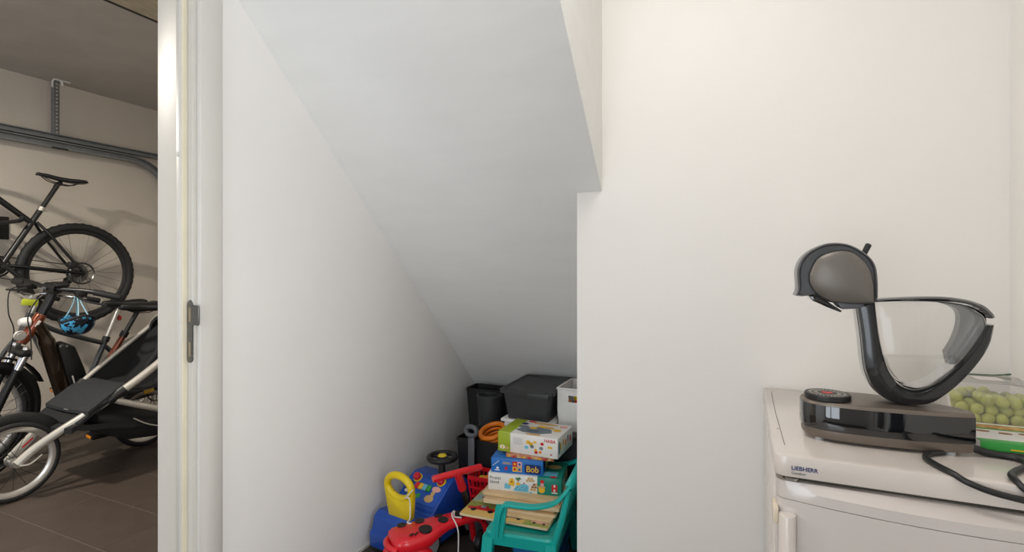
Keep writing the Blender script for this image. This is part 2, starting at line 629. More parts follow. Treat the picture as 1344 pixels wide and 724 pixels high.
# ------------------------------------------------------------------ lamps of the two rooms and an added garage fill tube
lamp = thing('ceiling_lamp', 'round white ceiling lamp fixed above the store room', 'lamp', (-0.265, 0.84, ZC))
b = MB()
b.lathe([(0.0, -0.03), (0.14, -0.03), (0.15, -0.02), (0.15, 0.0)], (-0.265, 0.84, ZC), 'Z', 40)
b.build('lamp_base', WHITEP, lamp)
b = MB()
b.lathe([(0.0, -0.075), (0.06, -0.072), (0.11, -0.060), (0.135, -0.035), (0.137, -0.03)], (-0.265, 0.84, ZC), 'Z', 40)
b.build('diffuser', emit_mat('lamp_glow', (1.0, 0.90, 0.78), 3.0), lamp)
l = bpy.data.lights.new('ceiling_lamp_light', 'AREA')
l.shape = 'DISK'
l.size = 0.26
l.energy = 7
l.color = (1.0, 0.97, 0.92)
lo = bpy.data.objects.new('ceiling_lamp_light', l)
C.objects.link(lo)
lo.location = (-0.265, 0.84, ZC - 0.085)

GLX, GLY, GLZ = -3.35, 0.38, 2.42
gl = thing('garage_lamp', 'small pendant lamp lighting the garage', 'lamp', (GLX, GLY, ZC))
b = MB()
b.lathe([(0.0, 0.0), (0.075, 0.0), (0.08, 0.02), (0.03, 0.06), (0.012, 0.07), (0.006, 0.075), (0.006, ZC - GLZ)], (GLX, GLY, GLZ), 'Z', 32)
b.build('lamp_body', WHITEP, gl)
b = MB()
b.lathe([(0.0, -0.012), (0.06, -0.010), (0.068, 0.0)], (GLX, GLY, GLZ), 'Z', 32)
b.build('diffuser', emit_mat('garage_glow', (1.0, 0.88, 0.72), 3.0), gl)
l = bpy.data.lights.new('garage_lamp_light', 'AREA')
l.shape = 'DISK'
l.size = 0.14
l.energy = 54
l.color = (1.0, 0.92, 0.80)
lo = bpy.data.objects.new('garage_lamp_light', l)
C.objects.link(lo)
lo.location = (GLX, GLY, GLZ - 0.02)

tl = thing('fill_tube', 'added unseen fill tube on the garage ceiling beside the board', 'lamp', (-2.05, 1.75, ZC))  # out of view, added as soft fill for the garage wall
b = MB()
b.box((-2.05, 1.75, ZC - 0.02), (0.08, 1.3, 0.04), 0.004)
b.build('lamp_body', WHITEP, tl)
b = MB()
b.cyl((-2.05, 1.13, ZC - 0.055), (-2.05, 2.37, ZC - 0.055), 0.013, 14)
b.build('tube', emit_mat('fill_tube_glow', (1.0, 0.94, 0.84), 3.0), tl)
l = bpy.data.lights.new('fill_tube_light', 'AREA')
l.shape = 'RECTANGLE'
l.size, l.size_y = 0.06, 1.2
l.energy = 12
l.color = (1.0, 0.94, 0.84)
lo = bpy.data.objects.new('fill_tube_light', l)
C.objects.link(lo)
lo.location = (-2.05, 1.75, ZC - 0.075)


# ------------------------------------------------------------------ fridge
FX0, FX1, FY0, FY1, FZ = 0.055, 0.605, 1.100, 1.712, 0.85
fridge = thing('fridge', 'white under-counter fridge with a bowed door against the front wall', 'fridge', ((FX0 + FX1) / 2, (FY0 + FY1) / 2, 0))
b = MB()
b.box(((FX0 + FX1) / 2, (FY0 + 0.05 + FY1) / 2, 0.43), (FX1 - FX0 - 0.004, FY1 - FY0 - 0.05, 0.76), 0.004)
b.build('body', ENAMEL, fridge)


def rounded_front(x0, x1, y0, y1, r, bow=0.0, n=6, m=16):
    p = [(x1, y1), (x0, y1)]
    for k in range(n + 1):
        t = R(180 + 90 * k / n)
        p.append((x0 + r + r * math.cos(t), y0 + r + r * math.sin(t)))
    for k in range(1, m):
        s = k / m
        x = x0 + r + (x1 - x0 - 2 * r) * s
        p.append((x, y0 - bow * 4 * s * (1 - s)))
    for k in range(n + 1):
        t = R(270 + 90 * k / n)
        p.append((x1 - r + r * math.cos(t), y0 + r + r * math.sin(t)))
    return p


b = MB()
b.prism(rounded_front(FX0, FX1, FY0, FY1, 0.020), 'Z', 0.8095, FZ, 0.003, 2, 50)
top = b.build('top_plate', ENAMEL, fridge, sharp=30)
# brand and model line printed on the plate's front edge
Mt = frame_M((0.0835 - fridge.location.x, FY0 - fridge.location.y - 0.0003, 0.8245), (1, 0, 0), (0, 0, 1))
tx = text('brand_lettering', 'LIEBHERR', 0.0108, Mt, NAVYTXT, top, bold=0.00022, sx=0.95)
Mt = frame_M((0.0835 - fridge.location.x, FY0 - fridge.location.y - 0.0003, 0.8165), (1, 0, 0), (0, 0, 1))
text('model_lettering', 'Comfort', 0.0066, Mt, GREYTXT, top, bold=0.00005)
b = MB()                                                              # scratch on the top
b.tube([(0.0745, 1.655, FZ + 0.0003), (0.0735, 1.42, FZ + 0.0003), (0.0765, 1.165, FZ + 0.0003)], 0.0006, 6)
b.build('scratch', mat('scratch_dark', (92, 76, 58), 0.8), top)
b = MB()
b.box((0.071, 1.28, FZ), (0.003, 0.004, 0.001))
b.build('chip', mat('scratch_dark', (92, 76, 58), 0.8), top)
b = MB()
b.box(((FX0 + FX1) / 2, FY0 + 0.045, 0.8055), (FX1 - FX0 - 0.03, 0.06, 0.008))
b.build('door_gap', mat('gap_shadow_gasket', (70, 66, 56), 0.8), fridge)
# door: top rail with a sloping upper face, main panel below the crease
front = rounded_front(FX0 + 0.004, FX1 - 0.004, FY0 + 0.003, FY0 + 0.055, 0.018, 0.032)
b = MB()
lo = [(x, y, 0.7672) for x, y in front]
hi = [(x, y, 0.786) for x, y in front]
hi2 = [(x, max(y, FY0 + 0.004) if y < FY0 + 0.01 else y, 0.8005) for x, y in front]
b.loft([lo, hi, hi2])
door = b.build('door', ENAMELD, fridge, sharp=25)
b = MB()
b.prism(rounded_front(FX0 + 0.004, FX1 - 0.004, FY0 + 0.003, FY0 + 0.055, 0.018, 0.032), 'Z', 0.06, 0.7658, 0.0006, 1, 60)
b.build('door_panel', ENAMELD, door, sharp=30)
b = MB()
b.prism(disc(0.0765, FY0 - 0.006, 0.0145, 0.016, 24), 'Z', 0.30, 0.7425, 0.002, 2, 50)
b.build('handle', ENAMEL, door)
b = MB()
b.box((0.0575, FY0 + 0.020, 0.735), (0.009, 0.05, 0.030), 0.002)
b.build('hinge_cover', mat('cream_plastic', (222, 208, 186), 0.4), fridge)
b = MB()
b.lathe([(0.0, 0.0), (0.010, 0.001), (0.012, 0.006)], (0.085, FY0 + 0.010, 0.8015), 'Z', 20)
b.build('hinge_pin', ALU, fridge)
for x in (FX0 + 0.05, FX1 - 0.05):
    for y in (FY0 + 0.10, FY1 - 0.06):
        b = MB()
        b.cyl((x, y, 0.0), (x, y, 0.055), 0.018, 14)
        b.build('foot', BLACKP, fridge)

# ------------------------------------------------------------------ coffee machine
YM = 1.245
K = YM / 1.314


def mp(p):
    return (p[0] * K, 1.2 + (p[1] - 1.2) * K)


def cr2(pts, n=5, closed=False):
    return [(q.x, q.y) for q in crom([(p[0], p[1], 0) for p in pts], n, closed)]


cof = thing('coffee_machine', 'swan-shaped black and taupe capsule coffee machine on the fridge', 'coffee machine', (0.26, 1.27, FZ))
baseplan = cr2([(0.112, 1.272), (0.119, 1.238), (0.150, 1.215), (0.213, 1.207), (0.290, 1.209), (0.350, 1.218), (0.388, 1.2275)], 6)
baseback = cr2([(0.402, 1.246), (0.392, 1.268), (0.350, 1.305), (0.280, 1.336), (0.210, 1.345), (0.150, 1.330), (0.120, 1.300), (0.112, 1.272)], 6)[:-1]
plan = baseplan + [(0.398, 1.232)] + baseback
cx, cy = 0.26, 1.272


def scl(pl, s, dy=0):
    return [(cx + (x - cx) * s, cy + (y - cy) * s + dy) for x, y in pl]


b = MB()
b.loft([[(x, y, 0.857) for x, y in scl(plan, 0.955)], [(x, y, 0.860) for x, y in scl(plan, 0.975)], [(x, y, 0.8745) for x, y in scl(plan, 0.985)]])
b.build('base_foot', TAUPE, cof)
b = MB()
b.loft([[(x, y, 0.8745) for x, y in scl(plan, 0.995)], [(x, y, 0.876) for x, y in plan], [(x, y, 0.9235) for x, y in plan], [(x, y, 0.9245) for x, y in scl(plan, 0.995)]])
b.build('base_band', GLOSSBLK, cof)
b = MB()
b.loft([[(x, y, 0.9245) for x, y in scl(plan, 0.996)], [(x, y, 0.9285) for x, y in scl(plan, 0.992)], [(x, y, 0.9315) for x, y in scl(plan, 0.965)], [(x, y, 0.932) for x, y in scl(plan, 0.9)]])
b.build('base_cover', TAUPE, cof, sharp=60)
for (x, y) in ((0.145, 1.235), (0.36, 1.232), (0.36, 1.28), (0.15, 1.31)):
    b = MB()
    b.lathe([(0.0, 0), (0.008, 0), (0.008, 0.0075)], (x, y, FZ), 'Z', 14)
    b.build('rubber_foot', LGREYP, cof)
# capsule tray disc
b = MB()
b.lathe([(0.0, 0), (0.040, 0), (0.0425, 0.002), (0.0425, 0.0095), (0.0405, 0.0115), (0.0, 0.0115)], (0.162, 1.256, 0.932), 'Z', 48)
tray = b.build('drip_tray', BLACKP, cof)
b = MB()
for k in range(30):
    t = 2 * math.pi * k / 30
    b.box((0.162 + 0.032 * math.cos(t), 1.256 + 0.032 * math.sin(t), 0.9437), (0.006, 0.003, 0.0006), rot=Matrix.Rotation(t, 3, 'Z'))
    b.box((0.162 + 0.022 * math.cos(t + .1), 1.256 + 0.022 * math.sin(t + .1), 0.9437), (0.007, 0.0018, 0.0006), rot=Matrix.Rotation(t + .1, 3, 'Z'))
b.build('tray_slots', mat('tray_print', (165, 160, 150), 0.5), tray)
b = MB()
hp = [(16 * math.sin(t) ** 3 * 0.00065, (13 * math.cos(t) - 5 * math.cos(2 * t) - 2 * math.cos(3 * t) - math.cos(4 * t)) * 0.00065) for t in [2 * math.pi * k / 24 for k in range(24)]]
b.prism([(0.162 + x, 1.256 + y) for x, y in hp], 'Z', 0.9434, 0.9442)
b.build('heart', PRED, tray, smooth=False)

# arch: neck and open ring in profile (X-Z), lofted as a curved bar
outp = [(0.225, 1.118), (0.232, 1.06), (0.238, 0.995), (0.249, 0.958), (0.268, 0.933), (0.293, 0.922), (0.321, 0.9195), (0.351, 0.926), (0.377, 0.947), (0.403, 0.977), (0.431, 1.02), (0.447, 1.057), (0.453, 1.093)]
inp = [(0.257, 1.134), (0.260, 1.099), (0.266, 1.05), (0.276, 1.003), (0.288, 0.975), (0.304, 0.957), (0.325, 0.951), (0.345, 0.957), (0.365, 0.971), (0.394, 1.002), (0.417, 1.036), (0.433, 1.066), (0.444, 1.092)]
o2 = cr2([mp(p) for p in outp], 6)
i2 = cr2([mp(p) for p in inp], 6)
yn, yf = YM - 0.004, YM + 0.064
rings = []
for (ox, oz), (ix, iz) in zip(o2, i2):
    O, I = Vector((ox, 0, oz)), Vector((ix, 0, iz))
    mid = (O + I) / 2
    prof = []
    for (s, y) in ((-0.90, yn + 0.004), (-0.35, yn), (0.75, yn), (0.97, yn + 0.004), (1.0, yn + 0.012), (1.0, yf - 0.012), (0.97, yf - 0.004), (0.75, yf), (-0.35, yf), (-0.90, yf - 0.004), (-1.0, yf - 0.014), (-1.0, yn + 0.014)):
        q = mid + (I - O) * 0.5 * s
        prof.append((q.x, y, q.z))
    rings.append(prof)
b = MB()
b.loft(rings)
arch = b.build('arch', SATBLK, cof, sharp=45)
b = MB()                                                              # glossy outer strip on the neck's edge
st = []
for (ox, oz) in o2[:70]:
    st.append((ox - 0.0006, oz - 0.0006))
rr = [[(x, yn + 0.016, z), (x - .0002, (yn + yf) / 2, z - .0006), (x, yf - 0.016, z)] for x, z in st]
b.loft(rr, closed=False, cap=False)
b.build('edge_strip', GLOSSBLK, arch)
# lid of the water tank
lt = cr2([mp(p) for p in [(0.254, 1.1395), (0.314, 1.1445), (0.371, 1.1465), (0.411, 1.1415), (0.436, 1.131), (0.450, 1.117), (0.455, 1.107)]], 6)
lb = cr2([mp(p) for p in [(0.254, 1.133), (0.314, 1.137), (0.377, 1.137), (0.412, 1.132), (0.434, 1.120), (0.442, 1.110), (0.445, 1.1055)]], 6)
b = MB()
b.loft([[(t[0], yn + 0.006, t[1]), (t[0], yf - 0.006, t[1]), ((t[0] + u[0]) / 2, yf, (t[1] + u[1]) / 2), (u[0], yf, u[1]), (u[0], yn, u[1]), ((t[0] + u[0]) / 2, yn, (t[1] + u[1]) / 2)] for t, u in zip(lt, lb)])
b.build('tank_lid', GLOSSBLK, cof)
# clear water tank filling the opening: closed thin shell following lid and arch
itop = [mp(p) for p in [(0.262, 1.132), (0.314, 1.1355), (0.377, 1.1355), (0.412, 1.130), (0.432, 1.119), (0.441, 1.109), (0.442, 1.092), (0.431, 1.067), (0.415, 1.037), (0.392, 1.003), (0.363, 0.973), (0.344, 0.959), (0.325, 0.953), (0.305, 0.959), (0.290, 0.976), (0.278, 1.003), (0.268, 1.05), (0.262, 1.099)]]
tk = cr2(itop, 4, True)
tcx = sum(p[0] for p in tk) / len(tk)
tcz = sum(p[1] for p in tk) / len(tk)


def tin(s):
    return [(tcx + (x - tcx) * s, tcz + (z - tcz) * s) for x, z in tk]


b = MB()
b.loft([[(x, yn + 0.004, z) for x, z in tin(0.93)], [(x, yn + 0.006, z) for x, z in tin(0.985)], [(x, yn + 0.010, z) for x, z in tk], [(x, yf - 0.010, z) for x, z in tk], [(x, yf - 0.006, z) for x, z in tin(0.985)], [(x, yf - 0.004, z) for x, z in tin(0.93)]])
tank = b.build('water_tank', CLEAR, cof, sharp=50)
b = MB()                                                              # smoky inner wall at the spout end
seg_o = cr2([mp(p) for p in [(0.405, 1.1315), (0.428, 1.119), (0.438, 1.108), (0.439, 1.092), (0.429, 1.067), (0.413, 1.038), (0.391, 1.006)]], 5)
seg_i = cr2([mp(p) for p in [(0.372, 1.134), (0.392, 1.127), (0.404, 1.118), (0.408, 1.104), (0.406, 1.082), (0.398, 1.055), (0.386, 1.030)]], 5)
b.loft([[(o_[0], yf - 0.012, o_[1]), (o_[0], yn + 0.030, o_[1]), (i_[0], yn + 0.030, i_[1]), (i_[0], yf - 0.012, i_[1])] for o_, i_ in zip(seg_o, seg_i)])
b.build('tank_spout', SMOKE, tank)
b = MB()
wat = []
for x, z in tin(0.955):
    if z <= mp((0, 1.026))[1]:
        wat.append((x, z))
wz = mp((0, 1.026))[1]
wl = [p for p in wat]
wl.sort(key=lambda p: math.atan2(p[1] - (wz - 0.03), p[0] - tcx))
b.prism(wl, 'Y', yn + 0.009, yf - 0.009)
b.build('water', WATER, tank, sharp=20)
# head
sh = cr2([mp(p) for p in [(0.107, 1.144), (0.112, 1.161), (0.1105, 1.20), (0.119, 1.226), (0.136, 1.245), (0.161, 1.258), (0.184, 1.261), (0.208, 1.257), (0.231, 1.244), (0.249, 1.226), (0.258, 1.206), (0.261, 1.174), (0.261, 1.142)]], 5)
shb = [mp(p) for p in [(0.251, 1.128), (0.215, 1.127), (0.173, 1.131), (0.155, 1.140), (0.146, 1.147), (0.134, 1.1445), (0.120, 1.1425)]]
shell = sh + shb
hx, hz = mp((0.185, 1.195))


def hs(s):
    return [(hx + (x - hx) * s, hz + (z - hz) * s) for x, z in shell]


b = MB()
hy0, hy1 = YM - 0.012, YM + 0.074
b.loft([[(x, hy0 + 0.004, z) for x, z in hs(0.90)], [(x, hy0, z) for x, z in hs(0.945)], [(x, hy0 + 0.003, z) for x, z in hs(0.985)], [(x, hy0 + 0.012, z) for x, z in shell], [(x, hy1 - 0.012, z) for x, z in shell], [(x, hy1 - 0.003, z) for x, z in hs(0.985)], [(x, hy1, z) for x, z in hs(0.945)], [(x, hy1 - 0.004, z) for x, z in hs(0.90)]])
head = b.build('head_shell', mat('dark_grey_plastic_head', (72, 73, 75), 0.32, coat=0.25), cof, sharp=50)
dm = cr2([mp(p) for p in [(0.1335, 1.192), (0.146, 1.222), (0.163, 1.236), (0.189, 1.243), (0.213, 1.239), (0.234, 1.220), (0.245, 1.200), (0.251, 1.168)]], 5) + [mp(p) for p in [(0.2525, 1.134), (0.250, 1.132)]] + cr2([mp(p) for p in [(0.222, 1.131), (0.185, 1.132), (0.168, 1.137), (0.146, 1.153), (0.135, 1.172), (0.1335, 1.192)]], 5)[:-1]
dcx, dcz = mp((0.193, 1.180))


def ds(s, g=0):
    return [(dcx + (x - dcx) * s, dcz + (z - dcz) * s) for x, z in dm]


for side, y0 in ((-1, hy0), (1, hy1)):
    b = MB()
    b.loft([[(x, y0 - side * 0.002, z) for x, z in ds(1.03)], [(x, y0 + side * 0.0015, z) for x, z in ds(1.015)], [(x, y0 + side * 0.0015, z) for x, z in ds(0.99)]])
    b.build('groove', GLOSSBLK, head)
    b = MB()
    b.loft([[(x, y0 + side * (0.002 + 0.016 * math.sqrt(max(0, 1 - s * s))), z) for x, z in ds(s)] for s in (0.995, 0.985, 0.95, 0.88, 0.78, 0.65, 0.5, 0.33, 0.15, 0.02)])
    b.build('side_dome', TAUPE2, head, sharp=80)
jw = [mp(p) for p in [(0.134, 1.1435), (0.146, 1.1455), (0.170, 1.132), (0.196, 1.113), (0.194, 1.109), (0.168, 1.120), (0.141, 1.1335)]]
b = MB()
b.prism(jw, 'Y', hy0 + 0.004, hy1 - 0.004, 0.002, 2)
b.build('capsule_drawer', GLOSSBLK, cof)
b = MB()
b.prism([mp(p) for p in [(0.185, 1.131), (0.240, 1.130), (0.232, 1.119), (0.197, 1.116)]], 'Y', hy0 + 0.008, hy1 - 0.008, 0.003, 2)
b.build('chin', GREYP, cof)
b = MB()
l0, l1 = mp((0.2395, 1.229)), mp((0.2515, 1.257))
ym = (hy0 + hy1) / 2
b.tube([(l0[0], ym, l0[1]), (l1[0], ym, l1[1]), (l1[0] + 0.001, ym, l1[1] + 0.002)], [0.0055, 0.0058, 0.003], 14)
b.build('lever', BLACKP, cof)
b = MB()
q = mp((0.243, 0.985))
b.lathe([(0.0, -0.001), (0.008, -0.001), (0.0085, 0.002)], (q[0] + 0.010, yn, q[1]), 'Y', 20)
b.build('button', GLOSSBLK, cof)
# power cable leaving the base and looping over the fridge top
b = MB()
b.tube(crom([(0.396, 1.246, 0.862), (0.415, 1.246, 0.858), (0.440, 1.245, 0.8555), (0.458, 1.238, 0.8555), (0.464, 1.220, 0.8555), (0.452, 1.190, 0.8555), (0.428, 1.160, 0.8555), (0.412, 1.132, 0.8555), (0.410, 1.108, 0.8545), (0.416, 1.092, 0.846), (0.435, 1.087, 0.835), (0.48, 1.087, 0.83), (0.55, 1.088, 0.833), (0.60, 1.092, 0.842), (0.608, 1.105, 0.853), (0.60, 1.15, 0.8555)], 8), 0.0053, 10)
b.tube(crom([(0.40, 1.252, 0.864), (0.43, 1.256, 0.8555), (0.47, 1.254, 0.8555), (0.53, 1.245, 0.8555), (0.58, 1.23, 0.8555)], 8), 0.0053, 10)
b.tube(crom([(0.345, 1.222, 0.8555), (0.318, 1.200, 0.8555), (0.307, 1.172, 0.8555), (0.314, 1.135, 0.8555), (0.326, 1.106, 0.8545), (0.342, 1.092, 0.847), (0.372, 1.087, 0.838), (0.412, 1.085, 0.832), (0.47, 1.085, 0.825), (0.55, 1.087, 0.826), (0.605, 1.090, 0.838), (0.612, 1.105, 0.853), (0.606, 1.16, 0.8555)], 8), 0.0053, 10)
tag(b.build('power_cable', CABLE), 'black power cable looping off the coffee machine over the fridge edge', 'cable')

# ------------------------------------------------------------------ pack and punnet of grapes
pk = thing('food_pack', 'flat white and green food pack lying right of the coffee machine', 'package', (0.509, 1.338, FZ))
b = MB()
b.box((0.509, 1.338, FZ + 0.0125), (0.190, 0.150, 0.025), 0.0015)
b.build('carton', PWHITE, pk)
Mp = Matrix.Translation((0, 0, 0.0254))
patch('green_stripe', [(-0.095, -0.075), (0.095, -0.075), (0.095, -0.058), (-0.095, -0.058)], Mp, GREEN, pk)
patch('green_field', [(-0.090, 0.022), (0.040, 0.022), (0.060, 0.040), (0.035, 0.060), (-0.090, 0.060)], Mp, GREEN, pk)
patch('picture', [(-0.088, 0.030), (-0.02, 0.024), (0.030, 0.026), (0.045, 0.040), (0.01, 0.054), (-0.088, 0.054)], Matrix.Translation((0, 0, 0.0262)), mat('bread_print', (150, 84, 30), 0.5, scale=60, col2=(232, 196, 120)), pk)
for k in range(5):
    patch('picture', disc(-0.065 + 0.033 * k, 0.004 - (k % 2) * 0.007, 0.011, 0.005), Mp, PBROWN, pk)
Mf = frame_M((0, -0.0752, 0.0), (1, 0, 0), (0, 0, 1))
patch('green_edge', rect(-0.0945, 0.001, 0.0945, 0.0245), Mf, GREEN, pk)
patch('edge_line', rect(-0.05, 0.012, 0.04, 0.0145), Matrix.Translation((0, -0.0005, 0)) @ Mf, PYEL, pk)

PX0, PX1, PY0, PY1 = 0.425, 0.605, 1.465, 1.625
pun = thing('grape_punnet', 'clear plastic clamshell punnet holding green grapes beside the wall', 'food box', ((PX0 + PX1) / 2, (PY0 + PY1) / 2, FZ))


def rrect(x0, x1, y0, y1, r, n=4):
    p = []
    for (ccx, ccy, a0) in ((x1 - r, y1 - r, 0), (x0 + r, y1 - r, 90), (x0 + r, y0 + r, 180), (x1 - r, y0 + r, 270)):
        for k in range(n + 1):
            t = R(a0 + 90 * k / n)
            p.append((ccx + r * math.cos(t), ccy + r * math.sin(t)))
    return p


b = MB()
b.loft([[(x, y, FZ + 0.001) for x, y in rrect(PX0 + 0.012, PX1 - 0.012, PY0 + 0.012, PY1 - 0.012, 0.02)], [(x, y, FZ + 0.07) for x, y in rrect(PX0, PX1, PY0, PY1, 0.02)], [(x, y, FZ + 0.071) for x, y in rrect(PX0 - 0.006, PX1 + 0.006, PY0 - 0.006, PY1 + 0.006, 0.024)]], cap=False)
b.bm.faces.new([b._v((x, y, FZ + 0.001)) for x, y in rrect(PX0 + 0.012, PX1 - 0.012, PY0 + 0.012, PY1 - 0.012, 0.02)])
b.build('tub', CLEARG, pun)
b = MB()
b.loft([[(x, y, FZ + 0.0715) for x, y in rrect(PX0 - 0.006, PX1 + 0.006, PY0 - 0.006, PY1 + 0.006, 0.024)], [(x, y, FZ + 0.073) for x, y in rrect(PX0 - 0.002, PX1 + 0.002, PY0 - 0.002, PY1 + 0.002, 0.022)], [(x, y, FZ + 0.098) for x, y in rrect(PX0 + 0.018, PX1 - 0.018, PY0 + 0.018, PY1 - 0.018, 0.02)]], cap=False)
b.bm.faces.new([b._v((x, y, FZ + 0.098)) for x, y in rrect(PX0 + 0.018, PX1 - 0.018, PY0 + 0.018, PY1 - 0.018, 0.02)])
lid = b.build('lid', CLEARG, pun)
b = MB()
b.tube(crom([(PX0 + 0.03, PY1 - 0.03, FZ + 0.0995), (PX0 + 0.08, PY1 - 0.03, FZ + 0.099), (PX1 - 0.055, PY1 - 0.03, FZ + 0.100), (PX1 - 0.025, PY1 - 0.03, FZ + 0.104)], 6), [0.0012] * 13 + [0.0016] * 3 + [0.0024] * 2 + [0.002], 8)
b.build('lid_tab', mat('dark_green_plastic', (52, 92, 70), 0.4), lid)
b = MB()
b.box(((PX0 + PX1) / 2 + 0.005, (PY0 + PY1) / 2, FZ + 0.0988), (0.05, 0.05, 0.0006))
b.build('sticker', mat('punnet_sticker', (206, 198, 196), 0.5), lid, smooth=False)
gb = MB()
gb.sphere((0, 0, 0), (0.0125, 0.0125, 0.0145), 14, 10)
g0 = gb.build('grape', GRAPE, sharp=180)
tag(g0, 'pale green grape lying in the clear plastic punnet', 'grape', 'grapes in the punnet')
first = True
rg = random.Random(3)
for lay in range(3):
    for i in range(6):
        for j in range(5):
            x = PX0 + 0.030 + i * 0.0245 + (lay % 2) * 0.008 + rg.uniform(-.002, .002)
            y = PY0 + 0.032 + j * 0.0245 + (lay % 2) * 0.006 + rg.uniform(-.002, .002)
            if lay == 2 and (j > 2 and i > 3 or rg.random() < 0.2):
                continue
            z = FZ + 0.0155 + lay * 0.0205 + rg.uniform(-.001, .001)
            o = g0 if first else g0.copy()
            if not first:
                C.objects.link(o)
            first = False
            o.location = (x, y, z)
            o.rotation_euler = (rg.uniform(-.8, .8), rg.uniform(-.8, .8), rg.uniform(0, 6))
            s = rg.uniform(0.92, 1.04)
            o.scale = (s, s, s)

# ------------------------------------------------------------------ garage: door track and hanger
TX = -4.66
tr = thing('garage_door_track', 'grey galvanised garage door track running along the garage wall', 'track', (TX, 1.5, 2.10))
b = MB()
b.prism([(TX - 0.025, 2.172), (TX + 0.025, 2.172), (TX + 0.025, 2.178), (TX - 0.018, 2.178), (TX - 0.018, 2.207), (TX + 0.025, 2.207), (TX + 0.025, 2.213), (TX - 0.025, 2.213)], 'Y', -1.6, 3.02)
b.build('upper_rail', GALV, tr, smooth=False)
b = MB()
pth = [(TX, -1.6, 2.135), (TX, 2.58, 2.135)] + [(TX, 2.58 + 0.36 * math.sin(R(a)), 2.135 - 0.36 * (1 - math.cos(R(a)))) for a in range(8, 91, 8)] + [(TX, 2.94, 0.05)]
rings = []
for i, p in enumerate(pth):
    P0 = Vector(pth[max(i - 1, 0)])
    P1 = Vector(pth[min(i + 1, len(pth) - 1)])
    t = (P1 - P0).normalized()
    nrm = Vector((0, -t.z, t.y))
    p = Vector(p)
    rings.append([p + Vector((dx, 0, 0)) + nrm * h for dx, h in ((-0.025, -0.026), (0.025, -0.026), (0.027, -0.018), (-0.018, -0.020), (-0.018, 0.020), (0.027, 0.018), (0.025, 0.026), (-0.025, 0.026))])
b.loft(rings)
b.build('lower_rail', GALV, tr, sharp=25)
b = MB()
for y in (2.068, 2.092):
    b.box((TX + 0.024, y, 2.405), (0.004, 0.010, 0.40))
for k in range(15):
    b.box((TX + 0.024, 2.08, 2.212 + k * 0.0275), (0.004, 0.024, 0.014))
b.box((TX + 0.005, 2.064, 2.405), (0.04, 0.004, 0.40))
hang = b.build('perforated_hanger', GALV, tr, smooth=False)
b = MB()
b.tube(crom([(TX + 0.028, 2.052, 2.55), (TX + 0.028, 2.052, 2.59), (TX + 0.03, 2.065, 2.612), (TX + 0.03, 2.11, 2.614), (TX + 0.03, 2.16, 2.616)], 5), 0.006, 8)
b.tube(crom([(TX + 0.028, 2.112, 2.58), (TX + 0.028, 2.11, 2.60), (TX + 0.028, 2.10, 2.612)], 5), 0.007, 8)
b.build('ceiling_clamp', WHITEP, hang)
b = MB()
b.box((TX + 0.026, 2.10, 2.108), (0.006, 0.10, 0.012), 0.002)
b.build('splice', BLACKP, tr)


# ------------------------------------------------------------------ bicycles
def wheel(parent, c, Rw, rt, rim_m, yaw=0.0, nsp=28, knob=0.0, brake=None, seg=72, rimw=0.011, tire=None, deep=0.022):
    c = Vector(c)
    u = Vector((math.sin(yaw), math.cos(yaw), 0))
    v = Vector((0, 0, 1))
    n = u.cross(v)
    b = MB()
    b.torus(c, Rw - rt, rt, seg=seg, rs=12, u=u, v=v, knob=knob)
    wo = b.build('wheel', tire or BLACKM, parent)
    rr = Rw - 2 * rt
    b = MB()
    rings = []
    for i in range(seg):
        t = 2 * math.pi * i / seg
        rad = u * math.cos(t) + v * math.sin(t)
        rings.append([c + rad * (rr + 0.006) - n * rimw, c + rad * (rr + 0.006) + n * rimw, c + rad * (rr - deep * 0.5) + n * rimw * 0.9, c + rad * (rr - deep) + n * 0.003, c + rad * (rr - deep) - n * 0.003, c + rad * (rr - deep * 0.5) - n * rimw * 0.9])
    b.loft(rings, True, False, True)
    b.build('rim', rim_m, wo)
    b = MB()
    for k in range(nsp):
        t = 2 * math.pi * k / nsp
        s = 1 if k % 2 else -1
        t2 = t + s * (1 if (k // 2) % 2 else -1) * 0.9
        a = c + n * 0.024 * s + (u * math.cos(t2) + v * math.sin(t2)) * 0.022
        e = c + (u * math.cos(t) + v * math.sin(t)) * (rr - deep + 0.001)
        b.cyl(a, e, 0.0013, 5)
    tag(b.build('spokes', STEEL if nsp > 20 else BLACKP, wo), kind='stuff')
    b = MB()
    b.cyl(c - n * 0.05, c + n * 0.05, 0.012, 14)
    b.cyl(c - n * 0.028, c - n * 0.02, 0.026, 16)
    b.cyl(c + n * 0.02, c + n * 0.028, 0.026, 16)
    b.build('hub', BLACKP if nsp > 20 else ALU, wo)
    if brake:
        b = MB()
        cc = c + n * 0.040 * brake
        b.torus(cc, 0.074, 0.006, seg=40, rs=4, u=u, v=v)
        for k in range(6):
            t = k * math.pi / 3
            b.cyl(cc + (u * math.cos(t) + v * math.sin(t)) * 0.02, cc + (u * math.cos(t + .4) + v * math.sin(t + .4)) * 0.072, 0.003, 5)
        b.build('brake_disc', STEEL, wo)
    return wo


